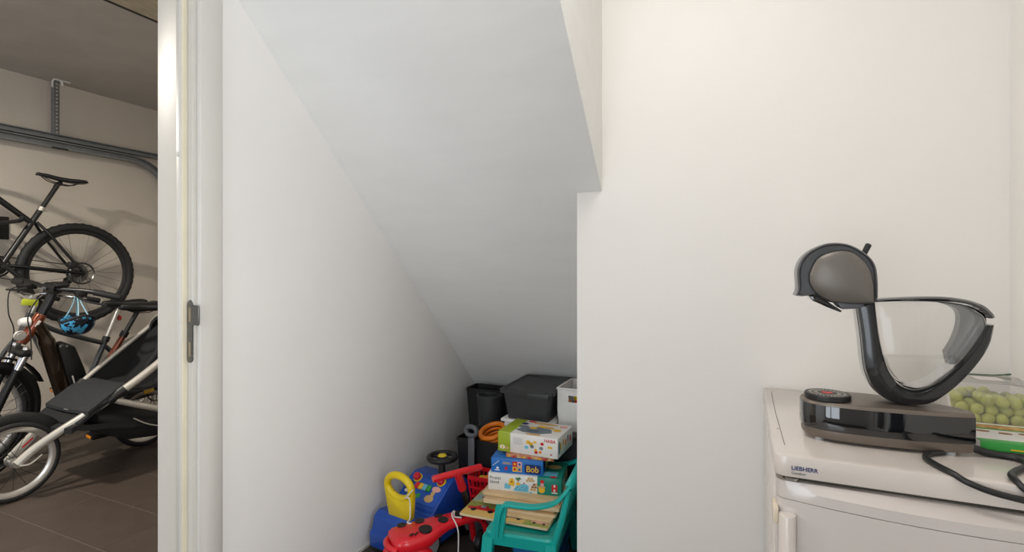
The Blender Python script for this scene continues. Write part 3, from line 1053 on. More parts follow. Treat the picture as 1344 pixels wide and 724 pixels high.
def saddle(parent, x, y, z, tilt=0.0, L=0.27, W=0.15, m=None, th=0.03, rail=True):
    """nose towards -Y"""
    b = MB()
    rings = []
    for s, wd, hh, dz in ((0, .018, .45, -.006), (.03, .028, .7, 0), (.2, .036, .9, 0.0), (.45, .046, 1, -.004), (.65, .075, 1, -.002), (.82, .135, 1, .004), (.94, .150, .9, .008), (1.0, .110, .5, .006)):
        yy = (s - 0.5) * L
        hw = wd / 2 * W / 0.15
        ring = []
        for k in range(12):
            t = 2 * math.pi * k / 12
            px = hw * math.copysign(abs(math.cos(t)) ** 0.7, math.cos(t))
            pz = th * hh * (0.5 * math.sin(t) if math.sin(t) > 0 else 0.55 * math.sin(t)) + dz
            ring.append((x + px, y + yy * math.cos(tilt) - pz * math.sin(tilt) * 0, z + pz - yy * math.sin(tilt)))
        rings.append(ring)
    b.loft(rings)
    s = b.build('saddle', m or BLACKP, parent, sharp=70)
    if rail:
        b = MB()
        for sx in (-0.02, 0.02):
            b.tube(crom([(x + sx * .5, y - L * .38, z - .012 + L * .38 * math.sin(tilt)), (x + sx, y - L * .2, z - .035 + L * .2 * math.sin(tilt)), (x + sx, y + L * .15, z - .038 - L * .15 * math.sin(tilt)), (x + sx, y + L * .32, z - .015 - L * .3 * math.sin(tilt))], 5), 0.0035, 6)
        b.build('saddle_rail', BLACK, s)
    return s


def part(name, m, parent, fn, sharp=38):
    b = MB()
    fn(b)
    return b.build(name, m, parent, sharp=sharp)


# --- mountain bike hung on the wall
HX, HYc, HZc, TH = -4.40, 2.107, 1.18, R(13)
mtb = thing('mountain_bike', 'black mountain bike with knobbly tyres hung on the garage wall', 'bicycle', (HX, 1.55, 0.82))


def h(u, wv, dx=0.0):
    return (HX + dx, HYc - (u * math.cos(TH) - wv * math.sin(TH)), HZc + u * math.sin(TH) + wv * math.cos(TH))


wheel(mtb, h(0, 0), 0.362, 0.027, BLACKP, 0, 28, 0.16, 1, 96)
wheel(mtb, h(1.13, 0), 0.362, 0.027, BLACKP, 0, 28, 0.16, 1, 96)
BBh, STt = (0.43, -0.05), (0.307, 0.36)


def fr_mtb(b):
    b.cyl(h(*BBh), h(0.315, 0.385), 0.017, 14)
    b.tube([h(0.335, 0.27), h(0.60, 0.40), h(0.845, 0.495)], [0.018, 0.020, 0.024], 14)
    b.tube([h(*BBh), h(0.65, 0.20), h(0.875, 0.43)], [0.024, 0.028, 0.028], 14)
    b.cyl(h(0.842, 0.52), h(0.892, 0.40), 0.026, 16)
    b.cyl(h(0.43, -0.05, -0.04), h(0.43, -0.05, 0.04), 0.024, 16)
    for s in (-1, 1):
        b.tube(crom([h(0.43, -0.045, 0.03 * s), h(0.33, -0.03, 0.045 * s), h(0.12, -0.01, 0.062 * s), h(0.0, 0.0, 0.066 * s)], 5), 0.011, 10)
        b.tube(crom([h(0.325, 0.285, 0.016 * s), h(0.25, 0.22, 0.045 * s), h(0.10, 0.085, 0.060 * s), h(0.0, 0.005, 0.066 * s)], 5), 0.0095, 10)


part('frame', BLACK, mtb, fr_mtb)
part('seatpost', BLACKP, mtb, lambda b: b.cyl(h(0.318, 0.37), h(0.266, 0.575), 0.0145, 14))
part('seat_clamp', ALU, mtb, lambda b: (b.cyl(h(0.319, 0.368), h(0.313, 0.395), 0.021, 14), b.cyl(h(0.312, 0.38, 0), h(0.282, 0.376, 0.01), 0.004, 8)))
part('clamp_head', BLACK, mtb, lambda b: (b.tube(crom([h(0.272, 0.555), h(0.264, 0.585), h(0.245, 0.597)], 4), 0.016, 10),))
q = h(0.255, 0.628)
saddle(mtb, HX, q[1], q[2], R(6), 0.285, 0.145)
part('fork', BLACK, mtb, lambda b: [b.tube([h(0.90, 0.38, 0.07 * s), h(1.115, 0.02, 0.07 * s), h(1.13, 0.0, 0.06 * s)], [0.018, 0.02, 0.016], 12) for s in (-1, 1)] + [b.cyl(h(0.895, 0.39, -0.075), h(0.895, 0.39, 0.075), 0.022, 12)])
part('handlebar', BLACKP, mtb, lambda b: (b.tube(crom([h(0.83, 0.60, -0.33), h(0.84, 0.60, -0.12), h(0.85, 0.575, 0), h(0.84, 0.60, 0.12), h(0.83, 0.60, 0.33)], 6), 0.014, 10), b.cyl(h(0.84, 0.53), h(0.85, 0.58), 0.02, 12)))
part('chainring', BLACKP, mtb, lambda b: (b.torus(h(0.43, -0.05, -0.052), 0.066, 0.006, seg=36, rs=6), b.cyl(h(0.43, -0.05, -0.058), h(0.43, -0.05, -0.048), 0.055, 24)))
part('cassette', STEEL, mtb, lambda b: [b.cyl(h(0, 0, -0.022 - 0.005 * k), h(0, 0, -0.025 - 0.005 * k), 0.07 - 0.006 * k, 28) for k in range(7)])
part('rear_derailleur', BLACKP, mtb, lambda b: (b.tube(crom([h(0.0, -0.01, -0.07), h(0.01, -0.045, -0.075), h(0.035, -0.06, -0.06), h(0.055, -0.105, -0.055)], 5), 0.014, 10), b.cyl(h(0.055, -0.105, -0.062), h(0.055, -0.105, -0.050), 0.03, 16), b.cyl(h(0.03, -0.06, -0.062), h(0.03, -0.06, -0.050), 0.026, 16)))
part('brake_caliper', BLACKP, mtb, lambda b: b.box(h(0.075, 0.045, 0.055), (0.03, 0.06, 0.045), 0.006))
for s, a in ((-1, 0.6), (1, 0.6 + math.pi)):
    e = (0.43 + 0.17 * math.cos(a), -0.05 + 0.17 * math.sin(a))
    cr = part('crank_arm', BLACKP, mtb, lambda b: (b.tube([h(0.43, -0.05, 0.062 * s), h(e[0], e[1], 0.075 * s)], [0.016, 0.012], 10), b.cyl(h(0.43, -0.05, 0.04 * s), h(0.43, -0.05, 0.07 * s), 0.018, 14)))
    part('pedal', BLACKP, cr, lambda b: b.box(h(e[0], e[1], 0.125 * s), (0.09, 0.10, 0.022), 0.006))
part('chain', STEEL, mtb, lambda b: (b.tube([h(0.43, 0.018, -0.052), h(0.02, 0.055, -0.045)], 0.004, 6), b.tube([h(0.43, -0.118, -0.052), h(0.06, -0.13, -0.055)], 0.004, 6)))
# hook arms carrying the top tube
hk = thing('bike_wall_hook', 'black padded wall hook carrying the hanging bike', 'wall hook', (GX, 1.70, 1.45))
b = MB()
b.box((GX + 0.006, 1.70, 1.50), (0.012, 0.30, 0.16), 0.003)
b.build('wall_plate', BLACK, hk)
for y, z in ((1.745, 1.525), (1.60, 1.58)):
    b = MB()
    b.tube(crom([(GX + 0.005, y, z), (GX + 0.20, y, z), (GX + 0.42, y, z + 0.004), (GX + 0.45, y, z + 0.03)], 5), 0.013, 12)
    b.build('hook_arm', BLACKM, hk)


# --- copper e-bike standing in front
AX = -3.83
eb = thing('electric_bike', 'copper-brown electric bike with a black battery on its down tube', 'bicycle', (AX, 1.90, 0))
wheel(eb, (AX, 2.32, 0.35), 0.35, 0.024, BLACKP, 0, 28, 0, 1)
wheel(eb, (AX + 0.02, 1.385, 0.35), 0.35, 0.024, BLACKP, R(-24), 28, 0, 1)


def a(y, z, dx=0.0):
    return (AX + dx, y, z)


part('head_tube', COPPER, eb, lambda b: b.tube([a(1.537, 0.79), a(1.553, 0.82), a(1.617, 0.945), a(1.622, 0.955)], [0.024, 0.030, 0.029, 0.024], 18))
part('down_tube', DKBROWN, eb, lambda b: b.tube(crom([a(1.600, 0.90), a(1.655, 0.79), a(1.715, 0.60), a(1.780, 0.40), a(1.83, 0.31)], 6), [0.034] * 6 + [0.042] * 13 + [0.046] * 6, 16))


def bat(b):
    b.prism([(1.700, 0.755), (1.735, 0.775), (1.790, 0.745), (1.850, 0.60), (1.905, 0.43), (1.845, 0.40), (1.800, 0.42)], 'X', AX - 0.042, AX + 0.042, 0.014, 3)


part('battery', BLACKP, eb, bat)
part('battery_logo', mat('pale_decal', (196, 192, 184), 0.5), eb, lambda b: b.tube([a(1.785, 0.56, 0.0425), a(1.815, 0.465, 0.0425)], 0.0045, 4))
part('lock_cap', ALU, eb, lambda b: b.cyl(a(1.742, 0.755, 0.03), a(1.742, 0.755, 0.045), 0.007, 12))
part('motor', BLACKP, eb, lambda b: (b.cyl(a(1.85, 0.30, -0.055), a(1.85, 0.30, 0.055), 0.085, 28), b.cyl(a(1.775, 0.375, -0.04), a(1.775, 0.375, 0.045), 0.05, 24)))
part('motor_badge', SILVERP, eb, lambda b: b.box(a(1.778, 0.375, 0.046), (0.003, 0.04, 0.014), 0.001))
part('seat_tube', COPPER, eb, lambda b: b.tube([a(1.87, 0.33), a(2.085, 0.79)], [0.021, 0.019], 14))
part('seatpost', BLACKP, eb, lambda b: b.cyl(a(2.08, 0.775), a(2.150, 0.93), 0.0145, 12))
part('seat_collar', BLACK, eb, lambda b: b.cyl(a(2.073, 0.765), a(2.090, 0.80), 0.024, 14))
saddle(eb, AX, 2.175, 0.965, R(2), 0.27, 0.19, None, 0.055)
part('stays', DKBROWN, eb, lambda b: [b.tube(crom([a(1.87, 0.31, 0.03 * s), a(2.1, 0.325, 0.05 * s), a(2.32, 0.35, 0.066 * s)], 5), 0.012, 10) for s in (-1, 1)] + [b.tube(crom([a(2.04, 0.69, 0.018 * s), a(2.2, 0.52, 0.055 * s), a(2.32, 0.35, 0.066 * s)], 5), 0.009, 10) for s in (-1, 1)])
part('fork', BLACK, eb, lambda b: [b.tube([a(1.532, 0.735, 0.062 * s), a(1.455, 0.53, 0.062 * s + .01), a(1.400, 0.365, 0.060 * s + 0.02)], [0.016, 0.021, 0.018], 14) for s in (-1, 1)] + [b.box(a(1.535, 0.745, 0), (0.17, 0.06, 0.045), 0.014)])
for s in (-1, 1):
    part('stanchion', CHROME, eb, lambda b: b.cyl(a(1.533, 0.73, 0.062 * s), a(1.502, 0.655, 0.062 * s + .004), 0.0215, 14))
for s in (-1, 1):
    part('fork_knob', ALU, eb, lambda b: b.lathe([(0.0, 0.016), (0.013, 0.014), (0.016, 0)], a(1.537, 0.768, 0.062 * s), 'Z', 16))
part('mudguard', BLACKP, eb, lambda b: b.tube([(AX + 0.02 + math.sin(R(-24)) * 0.372 * math.cos(R(t)), 1.385 + math.cos(R(-24)) * 0.372 * math.cos(R(t)), 0.35 + 0.372 * math.sin(R(t))) for t in range(25, 176, 10)], 0.028, 8, flat=0.25))
st = part('stem', BLACK, eb, lambda b: (b.tube(crom([a(1.622, 0.95), a(1.645, 1.01), a(1.662, 1.06), a(1.665, 1.095)], 5), [0.024] * 15 + [0.028], 14), b.cyl(a(1.652, 1.11, -0.035), a(1.678, 1.11, 0.035), 0.032, 18)))
part('display', BLACKP, eb, lambda b: (b.box(a(1.69, 1.135, 0.02), (0.085, 0.07, 0.024), 0.010), ))
part('stem_cap', GREYP, eb, lambda b: b.cyl(a(1.615, 1.108, 0.0), a(1.628, 1.106, 0.0), 0.012, 14))
SD = R(21)


def sa(dx, dy, z):
    return (AX + dx * math.cos(SD) - dy * math.sin(SD), 1.665 + dx * math.sin(SD) + dy * math.cos(SD), z)


hb = part('handlebar', BLACK, eb, lambda b: b.tube(crom([sa(-0.34, 0.09, 1.095), sa(-0.20, 0.04, 1.115), sa(-0.05, 0, 1.11), sa(0, 0, 1.11), sa(0.05, 0, 1.11), sa(0.20, 0.04, 1.115), sa(0.34, 0.09, 1.095)], 6), 0.0145, 12))
for s in (-1, 1):
    part('grip', BLACKM, hb, lambda b: b.tube([sa(0.22 * s, 0.046, 1.113), sa(0.34 * s, 0.09, 1.095), sa(0.35 * s, 0.094, 1.094)], [0.019, 0.020, 0.014], 12))
    part('brake_lever', BLACKP, hb, lambda b: (b.box(sa(0.16 * s, 0.02, 1.10), (0.045, 0.055, 0.04), 0.008), b.tube(crom([sa(0.16 * s, 0.0, 1.085), sa(0.23 * s, -0.01, 1.065), sa(0.32 * s, 0.03, 1.05)], 5), 0.007, 8)))
    part('brake_cable', BLACKP, hb, lambda b: b.tube(crom([sa(0.14 * s, 0.0, 1.10), sa(0.10 * s, -0.15, 1.10), sa(0.06 * s, -0.19, 0.98), sa(0.05 * s, -0.16, 0.87), sa(0.07 * s, -0.16, 0.72)], 7), 0.0032, 6))
part('headlight', WHITEP, eb, lambda b: b.lathe([(0.0, -0.035), (0.018, -0.033), (0.026, -0.012), (0.028, 0.012)], a(1.555, 0.915, 0.0), 'Y', 20))
part('headlight_bracket', BLACKP, eb, lambda b: b.tube([a(1.60, 0.90, 0), a(1.57, 0.915, 0)], 0.008, 8))
part('horn', SILVERP, eb, lambda b: (b.lathe([(0.0, -0.008), (0.026, -0.008), (0.030, 0.0), (0.026, 0.008), (0.0, 0.008)], a(1.515, 0.845, 0.035), 'X', 24), b.lathe([(0.0, 0.0095), (0.016, 0.0095), (0.018, 0.006)], a(1.515, 0.845, 0.035), 'X', 20)))
part('head_badge', PWHITE, eb, lambda b: b.box(a(1.597, 0.905, 0.0285), (0.002, 0.014, 0.04), 0.0005, Matrix.Rotation(R(-28), 3, 'X')))
part('chainring', BLACKP, eb, lambda b: b.cyl(a(1.86, 0.30, -0.066), a(1.86, 0.30, -0.060), 0.085, 32))
for s, e in ((1, (1.905, 0.175)), (-1, (1.815, 0.425))):
    cr = part('crank_arm', BLACK, eb, lambda b: b.tube([a(1.86, 0.30, 0.066 * s), a(e[0], e[1], 0.080 * s)], [0.016, 0.012], 10))
    pd = part('pedal', BLACKP, cr, lambda b: b.box(a(e[0] + 0.005, e[1] - 0.003, 0.13 * s), (0.09, 0.10, 0.026), 0.007))
    part('reflector', mat('amber_reflector', (240, 150, 20), 0.3), pd, lambda b: b.box(a(e[0] - 0.047, e[1] - 0.003, 0.13 * s), (0.05, 0.004, 0.017), 0.001))
ytag = part('paper_tag', mat('lime_yellow_tag', (196, 206, 50), 0.5), eb, lambda b: b.box(a(1.55, 1.035, 0.03), (0.003, 0.075, 0.036), 0.001, Matrix.Rotation(R(-8), 3, 'X')))

eb.location.x = AX - 0.10
eb.rotation_euler.y = R(9)

# --- silver-post bike between e-bike and wall
BX = -4.10
sb = thing('city_bike', 'dark grey city bike with silver handlebar and seatpost by the wall', 'bicycle', (BX, 1.95, 0))


def c(y, z, dx=0.0):
    return (BX + dx, y, z)


wheel(sb, c(2.43, 0.345), 0.345, 0.020, ALU, 0, 28, 0, None)
wheel(sb, c(1.35, 0.345), 0.345, 0.020, ALU, 0, 28, 0, None)


def fr_b(b):
    b.tube([c(1.955, 0.30), c(2.125, 0.72)], 0.018, 14)
    b.tube(crom([c(1.70, 0.87), c(1.78, 0.66), c(1.88, 0.42), c(1.955, 0.30)], 5), 0.024, 14)
    b.tube(crom([c(1.70, 0.90), c(1.85, 0.80), c(2.11, 0.69)], 5), 0.016, 12)
    b.tube([c(1.655, 0.80), c(1.705, 0.93)], 0.022, 14)
    b.cyl(c(1.955, 0.30, -0.04), c(1.955, 0.30, 0.04), 0.024, 14)
    for s in (-1, 1):
        b.tube(crom([c(1.955, 0.30, 0.03 * s), c(2.2, 0.32, 0.05 * s), c(2.43, 0.345, 0.062 * s)], 5), 0.010, 8)
        b.tube(crom([c(2.11, 0.68, 0.018 * s), c(2.27, 0.50, 0.05 * s), c(2.43, 0.345, 0.062 * s)], 5), 0.008, 8)


part('frame', DKGREYL, sb, fr_b)
part('seatpost', ALU, sb, lambda b: b.cyl(c(2.12, 0.71), c(2.205, 0.93), 0.0145, 14))
part('seat_clamp', BLACK, sb, lambda b: b.cyl(c(2.117, 0.70), c(2.13, 0.735), 0.023, 14))
part('rear_reflector', mat('red_reflector', (150, 26, 20), 0.3), sb, lambda b: b.lathe([(0.0, 0.01), (0.018, 0.01), (0.02, 0)], c(2.205, 0.86, 0), 'Y', 16))
saddle(sb, BX, 2.235, 0.965, R(2), 0.27, 0.18, None, 0.05)
part('mudguard', mat('grey_mudguard', (120, 120, 116), 0.5), sb, lambda b: b.tube([c(2.43 + 0.37 * math.cos(R(t)), 0.345 + 0.37 * math.sin(R(t))) for t in range(10, 221, 10)], 0.026, 8, flat=0.2))
part('fork', DKGREYL, sb, lambda b: [b.tube(crom([c(1.65, 0.79, 0.02 * s), c(1.60, 0.70, 0.055 * s), c(1.48, 0.48, 0.058 * s), c(1.35, 0.345, 0.058 * s)], 5), 0.013, 10) for s in (-1, 1)])
part('stem', ALU, sb, lambda b: (b.tube(crom([c(1.705, 0.93), c(1.73, 1.0), c(1.70, 1.03)], 5), 0.015, 12), b.cyl(c(1.70, 1.03, -0.03), c(1.70, 1.03, 0.03), 0.02, 12)))
sbh = part('handlebar', CHROME, sb, lambda b: b.tube(crom([c(1.93, 1.01, -0.24), c(1.83, 1.03, -0.24), c(1.70, 1.06, -0.15), c(1.70, 1.03, -0.04), c(1.70, 1.03, 0.04), c(1.70, 1.06, 0.15), c(1.83, 1.03, 0.24), c(1.93, 1.01, 0.24)], 6), 0.011, 12))
for s in (-1, 1):
    part('grip', BLACKM, sbh, lambda b: b.tube([c(1.84, 1.028, 0.24 * s), c(1.96, 1.004, 0.24 * s)], 0.017, 12))
part('crank', BLACK, sb, lambda b: (b.tube([c(1.955, 0.30, 0.055), c(1.80, 0.25, 0.065)], 0.011, 8), b.tube([c(1.955, 0.30, -0.055), c(2.11, 0.35, -0.065)], 0.011, 8), b.cyl(c(1.955, 0.30, -0.07), c(1.955, 0.30, 0.07), 0.016, 12)))

# --- helmet hanging from the handlebar
HXc, HYh, HZh = -3.64, 1.735, 0.915
he = thing('bicycle_helmet', 'blue camouflage bicycle helmet hanging from the electric bike handlebar', 'helmet', (HXc, HYh, HZh - 0.07))
b = MB()
rings = []
for t in range(0, 91, 9):
    tt = R(t)
    rings.append([(HXc + 0.080 * math.cos(tt) * math.cos(p), HYh + 0.086 * math.cos(tt) * math.sin(p), HZh + 0.018 * math.cos(2 * p) * math.cos(tt) - 0.098 * math.sin(tt)) for p in [2 * math.pi * k / 28 for k in range(28)]] if t < 90 else [(HXc + 0.001 * math.cos(2 * math.pi * k / 28), HYh + 0.001 * math.sin(2 * math.pi * k / 28), HZh - 0.098) for k in range(28)])
b.loft(rings, cap=False)
shell_o = b.build('shell', CAMO, he, sharp=80)
md = shell_o.modifiers.new('thickness', 'SOLIDIFY')
md.thickness = 0.014
md.offset = -1
b = MB()
ring = [(HXc + 0.079 * math.cos(p), HYh + 0.085 * math.sin(p), HZh + 0.018 * math.cos(2 * p)) for p in [2 * math.pi * k / 40 for k in range(40)]]
b.tube(ring, 0.007, 8, closed=True)
b.build('rim_trim', BLACKP, shell_o)
b = MB()
for sx in (-1, 1):
    for sy in (-0.5, 0.5):
        b.tube(crom([(HXc + 0.07 * sx, HYh + 0.06 * sy, HZh + 0.0), (HXc + 0.03 * sx, HYh + 0.02 * sy, HZh + 0.08), (HXc + 0.002 * sx, HYh - 0.005, HZh + 0.16)], 5), 0.004, 6)
b.build('strap', mat('pale_blue_strap', (150, 190, 205), 0.7), he)

# ------------------------------------------------------------------ jogging stroller
SX = -3.46
sr = thing('jogging_stroller', 'black three-wheeled jogging stroller with a silver tube frame', 'stroller', (SX, 1.8, 0))
wheel(sr, (SX, 1.365, 0.205), 0.205, 0.016, ALU, 0, 16, 0, None, 64, 0.012, None, 0.022)
wheel(sr, (-3.745, 2.18, 0.205), 0.205, 0.019, ALU, 0, 16, 0, None, 64, 0.012, None, 0.022)
wheel(sr, (-3.155, 2.18, 0.205), 0.205, 0.019, ALU, 0, 16, 0, None, 64, 0.012, None, 0.022)
nx, fx = -3.235, -3.685
near = [(-3.405, 1.360, 0.205), (-3.390, 1.42, 0.262), (-3.345, 1.51, 0.335), (-3.295, 1.62, 0.412), (-3.255, 1.76, 0.505), (nx, 1.95, 0.635), (nx, 2.25, 0.86), (nx, 2.42, 1.00)]
far = [(-3.515, 1.360, 0.205), (-3.530, 1.42, 0.262), (-3.575, 1.51, 0.320), (-3.630, 1.62, 0.395), (-3.665, 1.76, 0.515), (fx, 1.95, 0.655), (fx, 2.25, 0.88), (fx, 2.42, 1.00)]


def oval(b, pts, rr=0.019):
    b.tube(crom(pts, 7), rr, 14, flat=1.0)


part('side_tube', SILVERP, sr, lambda b: oval(b, near, 0.0215))
part('side_tube', SILVERP, sr, lambda b: oval(b, far, 0.0135))
part('fork_blade', SILVERP, sr, lambda b: b.box((SX - 0.045, 1.43, 0.27), (0.018, 0.15, 0.042), 0.006, Matrix.Rotation(R(41), 3, 'X')))
part('fork_lettering', PRED, sr, lambda b: b.box((SX - 0.0355, 1.44, 0.279), (0.001, 0.06, 0.008), 0, Matrix.Rotation(R(41), 3, 'X')))
part('axle', ALU, sr, lambda b: (b.cyl((SX - 0.075, 1.365, 0.205), (SX + 0.075, 1.365, 0.205), 0.009, 12), b.cyl((SX + 0.035, 1.365, 0.205), (SX + 0.058, 1.365, 0.205), 0.022, 20)))
part('quick_release', CHROME, sr, lambda b: b.tube(crom([(SX + 0.08, 1.36, 0.200), (SX + 0.088, 1.40, 0.198), (SX + 0.084, 1.45, 0.230)], 5), 0.007, 8))
part('lower_bar', SILVERP, sr, lambda b: b.tube([(-3.255, 1.735, 0.462), (-3.235, 1.86, 0.405), (-3.225, 2.18, 0.265)], [0.017, 0.018, 0.018], 14))
part('lower_bar', SILVERP, sr, lambda b: b.tube([(-3.660, 1.735, 0.47), (-3.675, 1.86, 0.405), (-3.69, 2.18, 0.265)], 0.015, 12))
part('rear_axle', SILVERP, sr, lambda b: b.cyl((-3.76, 2.18, 0.205), (-3.14, 2.18, 0.205), 0.014, 12))
part('hub_joint', BLACKP, sr, lambda b: b.tube([(-3.272, 1.70, 0.462), (-3.250, 1.78, 0.520)], [0.029, 0.030], 14))
part('hub_joint', BLACKP, sr, lambda b: b.tube([(-3.655, 1.70, 0.462), (-3.672, 1.78, 0.530)], [0.024, 0.024], 14))
part('mudguard', BLACKP, sr, lambda b: b.tube([(SX, 1.365 + 0.222 * math.cos(R(t)), 0.205 + 0.222 * math.sin(R(t))) for t in range(20, 151, 8)], 0.032, 8, flat=0.3))
part('push_bar', BLACKM, sr, lambda b: b.tube(crom([(nx, 2.42, 1.0), (nx - 0.02, 2.47, 1.03), (SX, 2.50, 1.05), (fx + 0.02, 2.47, 1.03), (fx, 2.42, 1.0)], 6), 0.017, 12))


def sheet(b, rows, th=0.012, n=8, sag=0.02):
    top, bot = [], []
    for (y, z) in rows:
        for lst, dz in ((top, th / 2), (bot, -th / 2)):
            lst.append([(fx + 0.01 + (nx - fx - 0.02) * k / n, y, z + dz - sag * math.sin(math.pi * k / n)) for k in range(n + 1)])
    b.loft([t + list(reversed(q)) for t, q in zip(top, bot)])


part('seat_fabric', FABRIC, sr, lambda b: sheet(b, [(1.56, 0.375), (1.60, 0.405), (1.70, 0.470), (1.80, 0.50), (1.92, 0.50), (2.0, 0.52), (2.06, 0.60), (2.14, 0.74), (2.22, 0.88)], 0.018))
part('foot_flap', FABRIC2, sr, lambda b: sheet(b, [(1.595, 0.425), (1.64, 0.455), (1.72, 0.508), (1.79, 0.530), (1.84, 0.528)], 0.018, 8, 0.006))
part('flap_label', PWHITE, sr, lambda b: b.box((-3.46, 1.602, 0.428), (0.045, 0.018, 0.002), 0, Matrix.Rotation(R(35), 3, 'X')))
part('foot_well', FABRIC, sr, lambda b: sheet(b, [(1.52, 0.350), (1.55, 0.362), (1.60, 0.345), (1.70, 0.33), (1.82, 0.30), (2.02, 0.29)], 0.03))


part('side_panel', FABRIC, sr, lambda b: b.prism([(1.66, 0.40), (1.76, 0.505), (1.95, 0.640), (2.25, 0.865), (2.25, 0.60), (2.02, 0.50), (1.85, 0.45)], 'X', fx - 0.012, fx - 0.002, 0.003, 1))
part('side_panel', FABRIC2, sr, lambda b: b.prism(cr2([(1.84, 0.51), (1.97, 0.56), (2.10, 0.58), (2.26, 0.60), (2.26, 0.83), (2.02, 0.655), (1.90, 0.575)], 4, True), 'X', nx - 0.012, nx - 0.002, 0.003, 1))


def basket(b):
    rows = []
    for y, z0, z1 in ((1.66, 0.345, 0.41), (1.74, 0.25, 0.40), (1.86, 0.185, 0.385), (2.0, 0.165, 0.33), (2.14, 0.17, 0.28), (2.24, 0.20, 0.27)):
        ring = []
        for k in range(16):
            t = 2 * math.pi * k / 16
            ring.append(((nx + fx) / 2 + 0.19 * math.copysign(abs(math.cos(t)) ** 0.6, math.cos(t)), y, (z0 + z1) / 2 + (z1 - z0) / 2 * math.copysign(abs(math.sin(t)) ** 0.7, math.sin(t))))
        rows.append(ring)
    b.loft(rows)


part('storage_basket', FABRIC, sr, basket, 70)
part('edge_binding', SILVERP, sr, lambda b: b.tube(crom([(nx - 0.003, 1.82, 0.34), (nx - 0.008, 1.92, 0.275), (nx - 0.003, 2.06, 0.235), (nx, 2.2, 0.25)], 6), 0.004, 6))
part('canopy', FABRIC, sr, lambda b: b.loft([[((nx + fx) / 2 + 0.215 * math.cos(R(t)), 2.16 + 0.22 * s, 0.80 + 0.10 * s + (0.12 + 0.10 * s) * math.sin(R(t))) for t in range(0, 181, 15)] + [((nx + fx) / 2 + 0.20 * math.cos(R(t)), 2.16 + 0.22 * s, 0.79 + 0.10 * s + (0.11 + 0.10 * s) * math.sin(R(t))) for t in range(180, -1, -15)] for s in (0, 0.25, 0.5, 0.75, 1.0)]), 50)
part('canopy_bow', SILVERP, sr, lambda b: b.tube([((nx + fx) / 2 + 0.218 * math.cos(R(t)), 2.165, 0.80 + 0.125 * math.sin(R(t))) for t in range(0, 181, 12)], 0.006, 8))
part('harness', FABRIC2, sr, lambda b: b.tube(crom([(SX + 0.08, 1.99, 0.53), (SX + 0.05, 2.0, 0.60), (SX + 0.06, 2.05, 0.68), (SX + 0.05, 2.10, 0.80)], 6), 0.016, 8, flat=0.35))
part('yellow_label', mat('ochre_label', (190, 150, 40), 0.6), sr, lambda b: b.box((nx - 0.20, 2.02, 0.44), (0.004, 0.06, 0.028), 0.001, Matrix.Rotation(R(12), 3, 'X')))

# ------------------------------------------------------------------ toys and boxes under the stairs
def lp(name, m, parent, fn, root=None, sharp=38):
    b = MB()
    b.M = wm(root or parent)
    fn(b)
    return b.build(name, m, parent, sharp=sharp)


# --- blue ride-on car
car = thing('ride_on_car', 'blue plastic ride-on toy car with yellow back handle by the wall', 'toy car', (-1.303, 1.945, 0), R(-8))
prof = [(-.205, .030), (-.212, .10), (-.200, .150), (-.175, .170), (-.10, .162), (-.085, .152), (-.078, .166), (-.070, .178), (.030, .254), (.058, .265), (.13, .260), (.180, .218), (.198, .17), (.198, .05), (.06, .03)]
lp('body', BLUE, car, lambda b: b.prism(prof, 'X', -0.118, 0.118, 0.018, 3, 18))
lp('seat_skirt', BLUE, car, lambda b: b.prism([(-.215, .02), (-.218, .09), (-.16, .115), (.0, .10), (.19, .10), (.19, .03)], 'X', -0.128, 0.128, 0.012, 2, 18))
for sx in (-1, 1):
    for y in (-0.125, 0.125):
        wl = lp('wheel', BLACKP, car, lambda b: b.lathe([(0.0, -.02), (.045, -.02), (.058, -.012), (.060, 0), (.058, .012), (.045, .02), (0, .02)], (0.135 * sx, y, 0.060), 'X', 28))
        lp('wheel_hub', LGREYP, wl, lambda b: (b.lathe([(0.0, .0225), (.022, .0225), (.036, .0205), (.038, .018)] if sx > 0 else [(0.0, -.0225), (.022, -.0225), (.036, -.0205), (.038, -.018)], (0.135 * sx, y, 0.060), 'X', 24)), car)
yh = lp('back_handle', YELLOW, car, lambda b: (
    b.tube([(0.004 + 0.069 * math.cos(t), -0.168 - 0.10 * (0.050 * math.sin(t)), 0.288 + 0.050 * math.sin(t)) for t in [2 * math.pi * k / 36 for k in range(36)]], 0.0155, 14, closed=True),
    b.prism([(x + .020, z) for x, z in [(-0.068, .160), (0.058, .160), (0.066, .280), (0.045, .250), (0.010, .236), (-.03, .236), (-.065, .250), (-.078, .268), (-0.098, .288), (-.085, .235)]], 'Y', -0.180, -0.152, 0.006, 2, 20)))
# dashboard stickers and buttons on the sloping panel
da, db = Vector((0, -.070, .178)), Vector((0, .030, .254))
dn = (db - da).normalized()
Md = Matrix.Translation((da + db) / 2) @ frame_M((0, 0, 0), (1, 0, 0), dn)
dsh = lp('dashboard', mat('blue_panel', (24, 84, 182), 0.3), car, lambda b: (setattr(b, 'M', b.M @ Md), b.prism(rrect(-.108, .108, -.058, .058, .012), 'Z', -.002, .0025, .001, 1)))
for pts, m in ((disc(-.080, .002, .021, .030), BLACKP), (disc(-.080, .008, .014, .017), PWHITE), (disc(-.080, -.016, .013, .009), PWHITE), (disc(-.080, .009, .006, .008), BLACKP), (disc(-.008, -.026, .012), GREEN), (disc(.068, .022, .024, .013), PPINK), (disc(.062, .000, .010, .020), PTAN), (disc(.056, -.026, .024, .017), PTAN), (disc(.058, -.005, .005), BLACKP)):
    patch('sticker', pts, Md @ Matrix.Translation((0, 0, 0.0030 + 0.0002 * random.random())), m, dsh)
